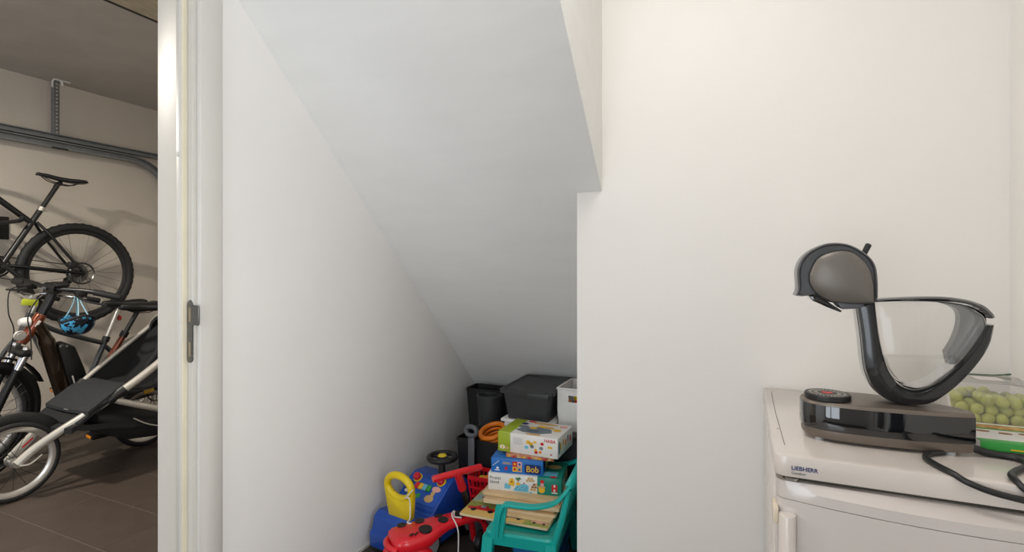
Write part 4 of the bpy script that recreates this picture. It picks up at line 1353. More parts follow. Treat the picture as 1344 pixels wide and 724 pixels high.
for k, m in enumerate((PRED, PYEL, SKYBLUE, GREEN)):
    lp('key', m, dsh, lambda b: (setattr(b, 'M', b.M @ Md), b.box((-.040 + .023 * k, .016, .004), (.021, .028, .012), .002)), car)
for x, y in ((-.062, .052), (.072, .060)):
    cl = lp('button_collar', YELLOW, dsh, lambda b: (setattr(b, 'M', b.M @ Md), b.lathe([(0, .006), (.021, .006), (.022, 0)], (x, y, 0), 'Z', 24)), car)
    b_ = MB()
    b_.M = wm(car) @ Md
    b_.lathe([(0, .026), (.013, .025), (.017, .020), (.017, .004)], (x, y, 0), 'Z', 24)
    b_.build('button', RED, dsh)
lp('steering_column', BLACKP, car, lambda b: b.tube([(.034, .072, .255), (.034, .076, .340)], [.017, .014], 14))
sw = lp('steering_wheel', BLACKP, car, lambda b: (b.torus((.034, .076, .344), .060, .0125, 'Z', 40, 12), b.box((.034, .076, .342), (.11, .026, .010), .004), b.lathe([(0, .010), (.020, .009), (.024, 0)], (.034, .076, .342), 'Z', 24)))
lp('horn_button', YELLOW, sw, lambda b: b.lathe([(0, .014), (.018, .013), (.021, .008)], (.034, .076, .343), 'Z', 24), car)

# --- red ladybird ride-on
lady = thing('ladybird_ride_on', 'red ladybird ride-on toy with black spots and a handlebar', 'ride-on toy', (-1.08, 1.66, 0))
P0, P1 = Vector((-1.207, 1.577, 0)), Vector((-1.013, 1.828, 0))
ax = (P1 - P0).normalized()
pr = Vector((ax.y, -ax.x, 0))


def lb(s, w_, z):
    p = P0 + (P1 - P0) * s + pr * w_
    return (p.x, p.y, z)


rows = [(r0, r1, r2 - .030, r3 - .012) for r0, r1, r2, r3 in [(-.02, .030, .225, .180), (0, .056, .232, .168), (.05, .070, .238, .160), (.15, .073, .240, .152), (.30, .073, .242, .152), (.42, .070, .245, .160), (.55, .054, .250, .180), (.68, .044, .252, .195), (.85, .040, .254, .200), (1.0, .038, .254, .200), (1.15, .034, .252, .200), (1.20, .022, .245, .205)]]
RB = []
for s, w_, zt, zb in rows:
    ring = []
    for k in range(20):
        t = 2 * math.pi * k / 20
        ring.append(lb(s, w_ * math.copysign(abs(math.cos(t)) ** 0.6, math.cos(t)), (zt + zb) / 2 + (zt - zb) / 2 * math.copysign(abs(math.sin(t)) ** 0.6, math.sin(t))))
    RB.append(ring)
part('body', RED, lady, lambda b: b.loft(RB), 60)


def spot(s, w_, rs, rw, z, tilt=0.0):
    b = MB()
    top, bot = [], []
    for k in range(20):
        t = 2 * math.pi * k / 20
        ds_, dw_ = rs * math.cos(t), rw * math.sin(t)
        top.append(lb(s + ds_, w_ + dw_ * math.cos(tilt), z - .030 + 0.0014 - abs(math.sin(tilt)) * dw_ * (1 if w_ > 0 else -1)))
        bot.append(lb(s + ds_, w_ + dw_ * math.cos(tilt), z - .030 - 0.006 - abs(math.sin(tilt)) * dw_ * (1 if w_ > 0 else -1)))
    b.loft([bot, top])
    b.build('spot', BLACKP, lady, smooth=False)


spot(.38, .034, .080, .029, .2445)
spot(.63, .012, .065, .023, .2518)
spot(.38, -.036, .060, .020, .2445)
spot(.62, -.028, .055, .012, .2512)
spot(.88, .004, .090, .026, .2542)
spot(.16, -.045, .055, .018, .2402)
for k in range(9):                                                   # black writing squiggle on the tail
    rr_ = random.Random(k)
    b = MB()
    s0, w0 = .16 + .012 * k, .050 + rr_.uniform(-.007, .007)
    b.tube([lb(s0, w0, .2120), lb(s0 + rr_.uniform(-.01, .02), w0 + rr_.uniform(-.012, .012), .2124), lb(s0 + .02, w0 + rr_.uniform(-.008, .008), .2120)], 0.0018, 5)
    b.build('lettering', BLACKP, lady)
part('tail_bumper', RED, lady, lambda b: b.tube(crom([lb(.02, -.055, .168), lb(-.05, -.02, .172), lb(-.05, .03, .172), lb(.02, .06, .168)], 5), 0.012, 10))
for w_ in (-.062, .062):
    fd = part('wheel_arch', RED, lady, lambda b: b.tube([lb(.22 + .24 * math.cos(R(t)), w_, .075 + .078 * math.sin(R(t))) for t in range(0, 181, 15)], .020, 8, flat=0.4))
    wh = part('wheel', BLACKP, lady, lambda b: b.torus(lb(.22, w_, .060), .045, .015, seg=28, rs=10, u=tuple(ax), v=(0, 0, 1)))
    part('wheel_disc', LGREYP, wh, lambda b: b.cyl(lb(.22, w_ - .010, .060), lb(.22, w_ + .010, .060), .024, 20))
    part('axle', STEEL, wh, lambda b: b.cyl(lb(.22, w_ - .016, .060), lb(.22, w_ + .016, .060), .006, 10))
part('rear_axle', STEEL, lady, lambda b: b.cyl(lb(.22, -.07, .060), lb(.22, .07, .060), .006, 10))
part('rear_strut', RED, lady, lambda b: b.tube([lb(.22, 0, .060), lb(.25, 0, .16)], [.018, .022], 12))
part('steering_post', BLACKP, lady, lambda b: b.tube([(-1.062, 1.930, .14), (-1.060, 1.915, .18), (-1.047, 1.825, .325)], [.015, .015, .013], 14))
part('stem', RED, lady, lambda b: b.tube([(-1.049, 1.835, .308), (-1.042, 1.782, .392)], [.018, .015], 14))
part('handlebar', RED, lady, lambda b: b.tube([(-1.099, 1.691, .389), (-1.095, 1.697, .390), (-1.042, 1.782, .392), (-.988, 1.870, .392), (-.984, 1.876, .392)], [.011, .0135, .0135, .0135, .011], 16))
part('fork', RED, lady, lambda b: [b.tube([(-1.030 + dx, 1.905, .16), (-1.024 + dx, 1.93, .12), (-1.018 + dx, 1.94, .047)], [.012, .014, .012], 10) for dx in (-.034, .034)] + [b.tube([(-1.075, 1.905, .165), (-.985, 1.905, .165)], .018, 10), b.tube([(-1.05, 1.87, .19), (-1.03, 1.91, .165)], .02, 10)])
fw = part('wheel', BLACKP, lady, lambda b: b.lathe([(0, -.018), (.032, -.018), (.044, -.012), (.047, 0), (.044, .012), (.032, .018), (0, .018)], (-1.018, 1.94, .047), 'X', 28))
part('wheel_hub', LGREYP, fw, lambda b: b.cyl((-1.043, 1.94, .047), (-.993, 1.94, .047), .02, 16))
b = MB()                                                             # pull cord
b.tube(crom([(-1.236, 1.755, .300), (-1.262, 1.745, .268), (-1.262, 1.735, .270), (-1.236, 1.725, .278), (-1.226, 1.72, .255), (-1.205, 1.69, .218), (-1.196, 1.665, .212), (-1.14, 1.70, .20), (-1.06, 1.77, .20), (-1.015, 1.765, .225), (-1.040, 1.755, .228), (-1.052, 1.775, .240), (-1.045, 1.745, .236), (-1.012, 1.735, .19), (-1.008, 1.73, .10), (-1.006, 1.728, .003)], 6), .0026, 6)
tag(b.build('pull_cord', CORD), 'white cord tied to the yellow handle of the blue car', 'cord')

# --- turquoise chair
ch = thing('child_chair', 'turquoise plastic child chair with armrests carrying boards and games', 'chair', (-0.760, 1.914, 0), R(7.6))
lp('seat', TURQ, ch, lambda b: b.loft([[(x, y, .188) for x, y in rrect(-.140, .130, -.200, .200, .035, 6)], [(x, y, .228) for x, y in rrect(-.146, .126, -.206, .206, .038, 6)], [(x, y, .2345) for x, y in rrect(-.140, .120, -.200, .200, .035, 6)], [(x, y, .2345) for x, y in rrect(-.118, .100, -.178, .178, .030, 6)], [(x, y, .228) for x, y in rrect(-.100, .085, -.160, .160, .028, 6)]]))
for sx, sy in ((-1, -1), (1, -1), (-1, 1), (1, 1)):
    x0 = -.128 if sx < 0 else .106
    lp('leg', TURQ, ch, lambda b: b.loft([[(x0 + sx * .022 * q + dx * (1 - .25 * q), sy * (.188 + .020 * q) + dy * (1 - .25 * q), z) for dx, dy in ((-.022, -.017), (-.017, -.021), (.017, -.021), (.022, -.017), (.022, .017), (.017, .021), (-.017, .021), (-.022, .017))] for q, z in ((0, .218), (.25, .16), (1.0, .0))]))
for sy in (-1, 1):
    pth = crom([(-.090, sy * .205, .225), (-.082, sy * .212, .29), (-.068, sy * .214, .338), (-.052, sy * .214, .350), (-.01, sy * .213, .350), (.05, sy * .212, .352), (.12, sy * .206, .372), (.160, sy * .196, .410), (.180, sy * .180, .440)], 5)

    def arm(b):
        rings = []
        for i, p in enumerate(pth):
            t = (pth[min(i + 1, len(pth) - 1)] - pth[max(i - 1, 0)]).normalized()
            side = Vector((0, 1, 0))
            nn = t.cross(side).normalized()
            wd, th = .017, .006
            rings.append([p + side * a_ * wd + nn * c_ * th for a_, c_ in ((-1, -.5), (-.8, -1), (.8, -1), (1, -.5), (1, .5), (.8, 1), (-.8, 1), (-1, .5))])
        b.loft(rings)
    lp('armrest', TURQ, ch, arm)
    lp('arm_post', TURQ, ch, lambda b: b.loft([[(-.118, sy * .196, .215), (-.072, sy * .196, .215), (-.072, sy * .212, .215), (-.118, sy * .212, .215)], [(-.092, sy * .203, .342), (-.050, sy * .203, .342), (-.050, sy * .220, .342), (-.092, sy * .220, .342)]]))
lp('back_rail', TURQ, ch, lambda b: b.tube(crom([(.170, -.190, .425), (.186, -.15, .452), (.192, 0, .462), (.186, .15, .452), (.170, .190, .425)], 6), .014, 12, flat=1.5))
for y in (-.165, -.11, -.055, 0, .055, .11, .165):
    lp('back_slat', TURQ, ch, lambda b: b.tube([(.122, y, .215), (.155, y, .32), (.182, y, .45)], [.010, .010, .010], 8, flat=0.6))
lp('back_post', TURQ, ch, lambda b: b.tube([(.118, -.190, .215), (.150, -.198, .32), (.170, -.192, .42)], [.014, .012, .012], 10))
lp('back_post', TURQ, ch, lambda b: b.tube([(.118, .190, .215), (.150, .198, .32), (.170, .192, .42)], [.014, .012, .012], 10))


# --- wooden puzzle boards
def board(name, label, x0, x1, y0, y1, z0, z1, topm, rz=0.0, cat='board', edge=None):
    r_ = thing(name, label, cat, ((x0 + x1) / 2, (y0 + y1) / 2, z0), rz)
    hx_, hy_ = (x1 - x0) / 2, (y1 - y0) / 2
    lp('wooden_base', edge or PLYE, r_, lambda b: b.prism(rrect(-hx_, hx_, -hy_, hy_, .008), 'Z', 0, z1 - z0, .001, 1))
    patch('picture', rrect(-hx_ + .002, hx_ - .002, -hy_ + .002, hy_ - .002, .008), Matrix.Translation((0, 0, z1 - z0 + .0002)), topm, r_)
    return r_


bA = board('puzzle_board', 'wide wooden puzzle board painted with cars on the chair seat', -1.030, -.666, 1.772, 2.005, .2355, .2445, PMIX2, R(4))
Mb = Matrix.Translation((0, 0, .0100))


def car_print(x, y, s, m, extra=()):
    patch('printed_car', [(x - .055 * s, y - .010 * s), (x + .055 * s, y - .010 * s), (x + .058 * s, y + .004 * s), (x + .02 * s, y + .010 * s), (x + .008 * s, y + .024 * s), (x - .018 * s, y + .024 * s), (x - .03 * s, y + .010 * s), (x - .056 * s, y + .006 * s)], Mb, m, bA)
    for q in (-.032, .032):
        patch('printed_wheel', disc(x + q * s, y - .012 * s, .010 * s), Matrix.Translation((0, 0, .0106)), BLACKP, bA)
    patch('printed_window', [(x - .014 * s, y + .011 * s), (x + .004 * s, y + .011 * s), (x + .003 * s, y + .020 * s), (x - .012 * s, y + .020 * s)], Matrix.Translation((0, 0, .0106)), SKYBLUE, bA)


patch('painted_ground', rect(-.178, -.112, .08, -.055), Matrix.Translation((0, 0, .0094)), mat('painted_sand', (226, 190, 110), 0.5), bA)
patch('painted_sky', rect(-.178, .0, -.02, .112), Matrix.Translation((0, 0, .0094)), PMIX3, bA)
car_print(-.105, -.055, 1.15, PRED)
car_print(.03, -.075, .8, mat('purple_print', (90, 70, 130), 0.5))
car_print(-.10, .045, .9, mat('crimson_print', (150, 40, 60), 0.5))
car_print(.14, -.085, .6, PPINK)
board('puzzle_board', 'small thin wooden board on top of the car puzzle board', -.855, -.665, 1.815, 1.990, .2458, .2545, PLYW, R(5), edge=PLYW)
board('puzzle_board', 'pale wooden board second above the car puzzle board', -.865, -.662, 1.835, 2.015, .2553, .2650, PLYW, R(8))
board('puzzle_board', 'long wooden board third above the car puzzle board', -.930, -.662, 1.850, 2.030, .2656, .2765, PLYW, R(3), edge=mat('brown_plywood_edge', (176, 138, 94), 0.5, var=0.1))
board('puzzle_board', 'thick wooden board fourth above the car puzzle board', -.962, -.652, 1.835, 2.050, .2772, .2915, PLYW, R(8))
board('puzzle_board', 'wooden tray board directly under the white and green game box', -.975, -.655, 1.860, 2.060, .2935, .3075, PLYW, R(6), edge=PLYW)


# --- game boxes
def game(name, label, c_, size, rz, m):
    r_ = thing(name, label, 'game box', c_, rz)
    lp('carton', m, r_, lambda b: b.box((0, 0, size[2] / 2), size, .0012))
    F = frame_M((-size[0] / 2, -size[1] / 2, 0), (1, 0, 0), (0, 0, 1))
    T = Matrix.Translation((-size[0] / 2, -size[1] / 2, size[2]))
    S = frame_M((size[0] / 2, -size[1] / 2, 0), (0, 1, 0), (0, 0, 1))
    up = Matrix.Translation((0, 0, .0004))
    return r_, F @ up, T @ up, S @ up


L2 = Matrix.Translation((0, 0, .0005))
# white and green
g1, F, T, S = game('board_game', 'white and green game box with brown map pieces, lowest of the stack', (-.818, 1.986, .3083), (.30, .178, .067), R(10.6), PWHITE)
lp('green_sleeve', PGREEN, g1, lambda b: b.box((.1025, 0, .0335), (.0975, .180, .0685), .0012))
F2, T2, S2 = F @ Matrix.Translation((0, 0, .0010)), T @ Matrix.Translation((0, 0, .0010)), S @ Matrix.Translation((0, 0, .0018))
text('title_lettering', 'Pirates', .0175, F @ Matrix.Translation((.006, .044, 0)), GREYTXT, g1)
text('title_lettering', 'Island', .0175, F @ Matrix.Translation((.006, .027, 0)), GREYTXT, g1)
patch('print', [(.068, .010), (.092, .010), (.094, .030), (.082, .026), (.078, .034), (.070, .028)], F, SKYBLUE, g1)
patch('print', [(.086, .026), (.108, .022), (.112, .036), (.104, .054), (.092, .052), (.088, .040)], F, PYEL, g1)
patch('print', disc(.099, .040, .004), F @ L2, PBROWN, g1)
patch('palm_trunk', [(.124, .030), (.128, .030), (.127, .052), (.124, .052)], F, PBROWN, g1)
patch('palm_leaves', [(.112, .050), (.120, .060), (.125, .056), (.130, .062), (.140, .052), (.130, .052), (.133, .044), (.125, .050), (.118, .044), (.120, .052)], F, mat('leaf_print', (40, 120, 70), 0.5), g1)
patch('print', disc(.126, .033, .010, .005), F @ L2, PYEL, g1)
patch('sea_print', [(.106, .004), (.168, .004), (.168, .030), (.150, .036), (.124, .030), (.114, .020)], F, SKYBLUE, g1)
for k in range(6):
    patch('print', disc(.115 + .009 * k, .012 + .009 * (k % 2), .0018), F @ L2, NAVYTXT, g1)
patch('print', disc(.150, .038, .003), F @ L2, PRED, g1)
for (x, y) in ((.158, .046), (.170, .046), (.182, .047), (.164, .055), (.176, .055), (.176, .012), (.188, .012), (.180, .022), (.192, .022), (.186, .032), (.197, .034)):
    patch('map_piece', rect(x, y, x + .0105, y + .008), F, PTAN if int(x * 1000) % 3 else PBROWN, g1)
patch('print', disc(.178, .004, .005, .003), F @ L2, SKYBLUE, g1)
patch('figure_print', disc(.222, .020, .013, .014), F2, PYEL, g1)
patch('figure_print', disc(.222, .030, .016, .004), F2 @ L2, PTAN, g1)
patch('figure_print', disc(.224, .040, .007, .009), F2 @ L2, PPINK, g1)
patch('figure_print', disc(.224, .052, .008, .007), F2 @ L2, PRED, g1)
patch('logo', rrect(.262, .285, .016, .044, .004), F2, PRED, g1)
patch('logo_bar', rect(.270, .016, .277, .026), F2 @ L2, PWHITE, g1)
patch('logo_bar', rect(.270, .034, .277, .044), F2 @ L2, PWHITE, g1)
patch('logo_bar', rect(.262, .009, .285, .013), F2, PWHITE, g1)
patch('picture', disc(.255, .12, .030, .020), T2, PTAN, g1)
patch('picture', [(.21, .02), (.28, .02), (.28, .07), (.21, .06)], T2, SKYBLUE, g1)
patch('logo', disc(.268, .012, .014, .008), T2 @ L2, PRED, g1)
for k in range(4):
    patch('picture', rect(.025 + .036 * k, .014, .050 + .036 * k, .050), S2, (PTAN, SKYBLUE, PBROWN, PTAN)[k], g1)
# blue
g2, F, T, S = game('board_game', 'blue game box with yellow lettering in the middle of the stack', (-.852, 1.985, .3765), (.215, .165, .058), R(11), PBLUE)
text('title_lettering', 'Bob', .034, F @ Matrix.Translation((.146, .012, 0)), PYEL, g2, bold=.0004, sx=.95)
patch('title_shadow', rrect(.140, .208, .005, .042, .008), F @ Matrix.Translation((0, 0, -.0003)), NAVYTXT, g2)
for i, m in enumerate((PYEL, PTAN, PRED, PPINK)):
    patch('picture', rect(.090 + .020 * (i % 2), .008 + .021 * (i // 2), .109 + .020 * (i % 2), .028 + .021 * (i // 2)), F, m, g2)
    patch('picture', disc(.0995 + .020 * (i % 2), .018 + .021 * (i // 2), .005), F @ L2, (PRED, BLUE, PYEL, BLUE)[i], g2)
patch('star', [(.058, .010), (.063, .014), (.069, .012), (.067, .018), (.072, .022), (.066, .023), (.064, .029), (.061, .023), (.054, .022), (.059, .018)], F, PRED, g2)
patch('slash', [(.006, .026), (.009, .026), (.034, .047), (.031, .047)], F, PWHITE, g2)
patch('subtitle', rect(.050, .041, .078, .0435), F, PTAN, g2)
patch('subtitle', rect(.048, .036, .084, .0385), F, PTAN, g2)
patch('subtitle', rect(.016, .008, .036, .0115), F, PWHITE, g2)
patch('emblem', disc(.027, .018, .005), F, PWHITE, g2)
for k in range(3):
    patch('picture', rect(.02 + .05 * k, .008, .055 + .05 * k, .05), S, (NAVYTXT, PYEL, SKYBLUE)[k], g2)
# thin patterned box
g3, F, T, S = game('board_game', 'flat red and brown patterned game box under the white box', (-.800, 2.000, .4350), (.200, .150, .0145), R(8), PMIX)
for k in range(9):
    patch('pattern', rect(.006 + .0215 * k, .002, .018 + .0215 * k, .0085), F, (PYEL, PRED, PTAN)[k % 3], g3)
# white box with lime band
g4, F, T, S = game('board_game', 'white game box with a lime green band on top of the stack', (-.802, 2.030, .4500), (.262, .196, .080), R(0), PWHITE)
lp('lime_band', PLIME, g4, lambda b: b.box((-.1035, 0, .04), (.0565, .1975, .0815), .0012))
text('brand_lettering', 'HABA', .0185, F @ Matrix.Translation((.205, .061, 0)), PRED, g4, bold=.0003, sx=1.0)
for x, y, r_, m in ((.135, .052, .010, PYEL), (.148, .046, .010, PYEL), (.128, .030, .009, SKYBLUE), (.165, .055, .007, PYEL), (.152, .036, .009, PGRAY), (.196, .052, .008, PRED), (.192, .034, .009, PGRAY), (.168, .024, .007, PYEL), (.170, .015, .008, PRED), (.188, .018, .007, ORANGE), (.234, .014, .004, PRED)):
    patch('toy_print', disc(x, y, r_, r_ * .8, 7), F, m, g4)
patch('toy_print', rect(.220, .038, .240, .046), F, PYEL, g4)
for k in range(6):
    patch('small_print', rect(.068, .038 + .005 * k, .110, .0395 + .005 * k), F, mat('pale_grey_print', (196, 196, 194), .5), g4)
patch('emblem', disc(.020, .018, .012, .008), F @ Matrix.Translation((0, 0, .001)), PWHITE, g4)
patch('emblem', disc(.040, .016, .008, .006), F @ Matrix.Translation((0, 0, .001)), PTAN, g4)
patch('emblem', disc(.020, .018, .005), F @ Matrix.Translation((0, 0, .0018)), PYEL, g4)
T3 = T @ Matrix.Translation((0, 0, .0010))
patch('picture', [(.060, .05), (.10, .03), (.17, .03), (.215, .06), (.20, .10), (.14, .115), (.08, .10)], T, PGRAY, g4)
patch('picture', disc(.135, .055, .028, .018), T @ L2, mat('slate_print', (86, 100, 112), .5), g4)
for x, y, rx, ry, m in ((.075, .10, .022, .018, PGRAY), (.105, .125, .018, .014, PWHITE), (.150, .125, .020, .012, PYEL), (.120, .095, .018, .012, PYEL), (.185, .12, .020, .014, PTAN), (.225, .10, .018, .016, PYEL), (.150, .015, .034, .010, PTAN), (.235, .155, .018, .016, PPINK), (.065, .14, .015, .012, NAVYTXT), (.150, .165, .06, .012, PTAN)):
    patch('picture', disc(x, y, rx, ry, 12), T @ Matrix.Translation((0, 0, .0008)), m, g4)
patch('emblem', disc(.085, .178, .020, .008), T3 @ L2, PRED, g4)
for k in range(5):
    patch('toy_print', disc(.040 + .030 * k, .040 + .008 * (k % 2), .008, .014, 8), S, (PYEL, PTAN, ORANGE, PGRAY, PRED)[k], g4)
patch('picture', disc(.020, .04, .012, .025), S, PGRAY, g4)


# --- boxes and bins behind
def open_bin(root, name, plan_bot, plan_top, z0, z1, m, th=.005, rim=.006):
    def f(b):
        n_ = len(plan_bot)

        def ins(pl, d):
            mx, my = sum(p[0] for p in pl) / n_, sum(p[1] for p in pl) / n_
            return [(x + (mx - x) / max(1e-6, math.hypot(mx - x, my - y)) * d, y + (my - y) / max(1e-6, math.hypot(mx - x, my - y)) * d) for x, y in pl]
        b.loft([[(x, y, z0) for x, y in plan_bot], [(x, y, z1 - .014) for x, y in plan_top], [(x, y, z1 - .013) for x, y in ins(plan_top, -rim)], [(x, y, z1) for x, y in ins(plan_top, -rim)], [(x, y, z1) for x, y in ins(plan_top, th)], [(x, y, z0 + .006) for x, y in ins(plan_bot, th)]])
    return lp(name, m, root, f)


bigb = thing('storage_box', 'large dark grey box on the floor carrying white and grey boxes', 'storage box', (-.765, 2.375, 0))
lp('tub', DGREYP, bigb, lambda b: b.loft([[(x, y, 0) for x, y in rrect(-.19, .19, -.18, .18, .02)], [(x, y, .455) for x, y in rrect(-.205, .205, -.195, .195, .02)]]))
lp('lid', DGREYP, bigb, lambda b: b.prism(rrect(-.213, .213, -.203, .203, .02), 'Z', .455, .472, .004, 1))
wb = thing('storage_box', 'flat white lidded box under the dark grey lidded box', 'storage box', (-.905, 2.345, .472))
lp('tub', WHITEP, wb, lambda b: b.box((0, 0, .012), (.235, .33, .024), .004))
lp('lid', WHITEP, wb, lambda b: b.box((0, 0, .0305), (.262, .352, .014), .004))
gbx = thing('storage_box', 'dark grey lidded box on top of the flat white box', 'storage box', (-.912, 2.345, .5095), R(2))
lp('tub', DGREYP, gbx, lambda b: b.loft([[(x, y, 0) for x, y in rrect(-.100, .100, -.158, .158, .015)], [(x, y, .126) for x, y in rrect(-.120, .120, -.172, .172, .018)]]))
lp('lid', DGREYP, gbx, lambda b: b.loft([[(x, y, .122) for x, y in rrect(-.130, .130, -.184, .184, .016)], [(x, y, .140) for x, y in rrect(-.132, .132, -.186, .186, .016)], [(x, y, .142) for x, y in rrect(-.129, .129, -.183, .183, .014)], [(x, y, .142) for x, y in rrect(-.120, .120, -.174, .174, .010)], [(x, y, .135) for x, y in rrect(-.115, .115, -.169, .169, .010)]]))
lp('lid_clip', DGREYP, gbx, lambda b: b.box((.06, -.186, .122), (.10, .006, .024), .002))
# white crate with hand hole
wc = thing('storage_crate', 'white plastic crate with a hand hole holding small toys', 'crate', (-.684, 2.330, .472))
X0, X1, Y0, Y1, HT = -.088, .098, -.110, .110, .195


def crate(b):
    t = .004
    for x, x_ in ((X0, X0 + t), (X1 - t, X1)):
        b.box(((x + x_) / 2, 0, HT / 2), (t, Y1 - Y0, HT))
    b.box(((X0 + X1) / 2, Y1 - t / 2, HT / 2), (X1 - X0, t, HT))
    b.box(((X0 + X1) / 2, 0, t / 2), (X1 - X0, Y1 - Y0, t))
    hx0, hx1, hz0, hz1 = X0 + .052, X0 + .128, HT - .062, HT - .032
    b.box(((X0 + X1) / 2, Y0 + t / 2, hz0 / 2), (X1 - X0, t, hz0))
    b.box(((X0 + X1) / 2, Y0 + t / 2, (hz1 + HT) / 2), (X1 - X0, t, HT - hz1))
    b.box(((X0 + hx0) / 2, Y0 + t / 2, (hz0 + hz1) / 2), (hx0 - X0, t, hz1 - hz0))
    b.box(((hx1 + X1) / 2, Y0 + t / 2, (hz0 + hz1) / 2), (X1 - hx1, t, hz1 - hz0))


lp('tub', WHITEP, wc, crate)
lp('rim', WHITEP, wc, lambda b: (b.box(((X0 + X1) / 2, Y0, HT - .003), (X1 - X0 + .008, .010, .008), .002), b.box((X0, 0, HT - .003), (.010, Y1 - Y0, .008), .002)))
for k, (x, y, z, r_, m, nm) in enumerate(((-.060, -.06, .115, .026, ORANGE, 'orange'), (.0, -.07, .115, .027, RED, 'red'), (.05, -.06, .11, .026, YELLOW, 'yellow'), (-.02, .0, .125, .028, YELLOW, 'larger yellow'), (.03, .02, .13, .027, ORANGE, 'larger orange'), (.045, -.05, .155, .024, RED, 'small red'))):
    bl = MB()
    r_ *= .85
    bl.sphere((-.684 + x, 2.330 + y, .472 + z), r_, 16, 10)
    bl.torus((-.684 + x, 2.330 + y, .472 + z), r_, .0015, 'Z', 20, 5)
    tag(bl.build('toy_ball', m), nm + ' toy ball inside the white plastic crate', 'ball')
fillb = MB()
fillb.box((-.679, 2.330, .472 + .046), (.165, .19, .080), .004)
tag(fillb.build('toy_carton', DGREYP), 'dark carton at the bottom of the white crate', 'box')
# black open box with the orange ribbed bucket
kb = thing('storage_bin', 'black open storage bin on the floor behind the blue car', 'bin', (-1.130, 2.275, 0))
open_bin(kb, 'tub', rrect(-.125, .125, -.095, .095, .012), rrect(-.146, .146, -.105, .105, .012), 0, .388, BLACKP, .005, .003)
ob = thing('ribbed_bucket', 'orange ribbed toy bucket lying in the black bin', 'bucket', (-1.108, 2.278, .345))
Rt = Matrix.Rotation(R(20), 4, 'X') @ Matrix.Rotation(R(-8), 4, 'Y')
for k in range(5):
    b = MB()
    b.M = wm(ob) @ Rt
    b.torus((0, 0, -.012 + .0215 * k), .057 + .001 * k, .0125, 'Z', 36, 10)
    b.build('rib', ORANGE, ob)
b = MB()
b.M = wm(ob) @ Rt
b.lathe([(.053, -.012), (.055, .075), (.052, .075), (.050, .003), (0, .003)], (0, 0, 0), 'Z', 32, cap=False)
b.build('lining', BLACKP, ob)
# tall dark bins against the slope
tb = thing('waste_bin', 'tall black square bin standing under the slope of the stairs', 'bin', (-1.315, 2.60, 0))
open_bin(tb, 'tub', rrect(-.070, .070, -.055, .055, .012), rrect(-.112, .112, -.066, .066, .014), 0, .540, BLACKP, .004, .002)
rb_ = thing('waste_bin', 'round dark grey bin leaning before the tall black bin', 'bin', (-1.232, 2.462, 0), R(0))
open_bin(rb_, 'tub', disc(0, 0, .045, .045, 32), disc(-.010, 0, .068, .055, 32), 0, .535, DGREYP, .005, .003)
# loop handle on a post
ph = thing('push_handle', 'grey plastic loop handle on a flat post before the black bin', 'handle', (-1.178, 2.147, 0))
lp('post', GREYP, ph, lambda b: b.box((0, 0, .205), (.034, .014, .41), .004))
lp('loop', GREYP, ph, lambda b: b.tube([(.028 * math.copysign(abs(math.cos(t)) ** .8, math.cos(t)) , -.002, .437 + .021 * math.sin(t)) for t in [2 * math.pi * k / 32 for k in range(32)]], .0115, 12, closed=True))
lp('foot', GREYP, ph, lambda b: b.box((0, -.0, .008), (.06, .030, .016), .004))
# red basket on a low box
lbx = thing('storage_box', 'low grey box under the red toy basket', 'storage box', (-1.056, 2.074, 0))
lp('tub', GREYP, lbx, lambda b: b.box((0, 0, .065), (.125, .125, .13), .006))
lp('lid', GREYP, lbx, lambda b: b.box((0, 0, .138), (.132, .132, .016), .004))
rbk = thing('toy_basket', 'red slatted toy basket with orange pieces behind the blue car', 'basket', (-1.060, 2.072, .1465))


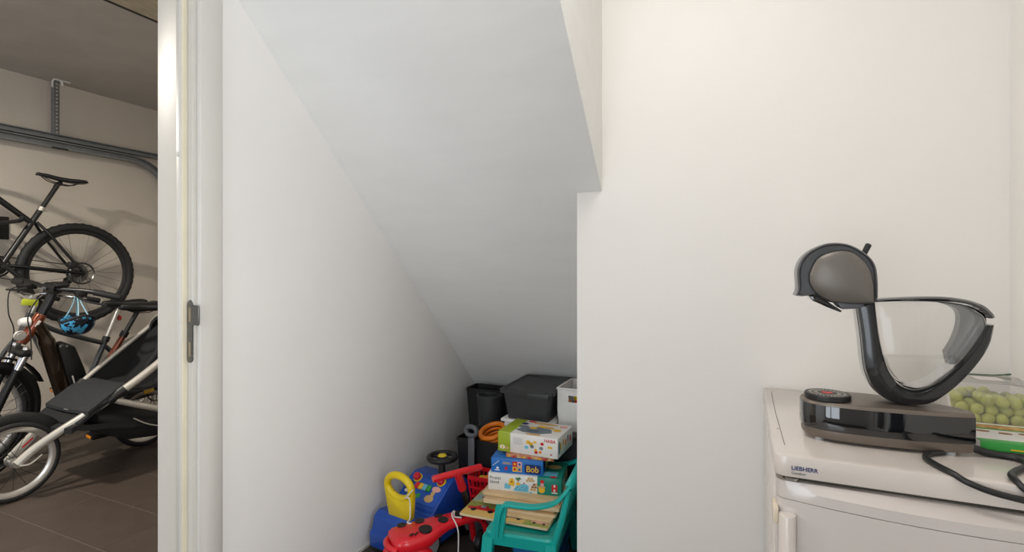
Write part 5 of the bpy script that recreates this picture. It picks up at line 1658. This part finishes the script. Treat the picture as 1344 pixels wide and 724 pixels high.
def basket_f(b):
    for z, s in ((.004, .80), (.045, .86), (.085, .92), (.128, 1.0)):
        hx_, hy_ = .070 * s, .058 * s
        hh = .016 if z > .1 else .009
        b.loft([[(x, y, z - hh / 2) for x, y in rrect(-hx_, hx_, -hy_, hy_, .010)], [(x, y, z + hh / 2) for x, y in rrect(-hx_, hx_, -hy_, hy_, .010)], [(x, y, z + hh / 2) for x, y in rrect(-hx_ + .005, hx_ - .005, -hy_ + .005, hy_ - .005, .008)], [(x, y, z - hh / 2) for x, y in rrect(-hx_ + .005, hx_ - .005, -hy_ + .005, hy_ - .005, .008)]], loop=True, cap=False)


lp('rims', RED, rbk, basket_f)
for k in range(7):
    for sy in (-1, 1):
        f_ = (k / 6 - .5) * 2
        lp('slat', RED, rbk, lambda b: b.tube([(f_ * .050, sy * .045, .004), (f_ * .064, sy * .055, .122)], .0035, 6))
for k in range(5):
    for sx in (-1, 1):
        f_ = (k / 4 - .5) * 2
        lp('slat', RED, rbk, lambda b: b.tube([(sx * .054, f_ * .038, .004), (sx * .067, f_ * .048, .122)], .0035, 6))
lp('bottom', RED, rbk, lambda b: b.box((0, 0, .003), (.108, .088, .004)))
for nm, x, y, z, s, m, rzz in (('orange toy banana lying in the red basket', .018, -.01, .095, 1.0, ORANGE, .3), ('yellow toy banana lying in the red basket', -.030, .012, .095, .6, YELLOW, 1.4)):
    b = MB()
    b.M = Matrix.Translation((-1.060 + x, 2.072 + y, .146 + z)) @ Matrix.Rotation(rzz, 4, 'Z')
    b.tube(crom([(-.045 * s, 0, .012), (-.02 * s, 0, .022 * s), (.015 * s, 0, .02 * s), (.040 * s, 0, -.004)], 5), [.005 * s + .011 * s * math.sin(math.pi * (k + 1) / 18) for k in range(16)], 10)
    tag(b.build('toy_fruit', m), nm, 'toy fruit')
tfb = MB()
tfb.box((-1.060, 2.072, .146 + .04), (.080, .065, .066), .006)
tag(tfb.build('toy_block', RED), 'red toy block at the bottom of the red basket', 'toy block')
# blue box below the chair
bb = thing('storage_box', 'blue ribbed box on the floor below the turquoise chair', 'storage box', (-.735, 1.93, 0), R(7.6))
lp('tub', mat('deep_blue_plastic', (18, 92, 150), .4), bb, lambda b: [b.prism(rrect(-.082 - .003 * (k % 2), .082 + .003 * (k % 2), -.14 - .003 * (k % 2), .14 + .003 * (k % 2), .012), 'Z', .026 * k, .026 * (k + 1), .0012, 1) for k in range(6)])
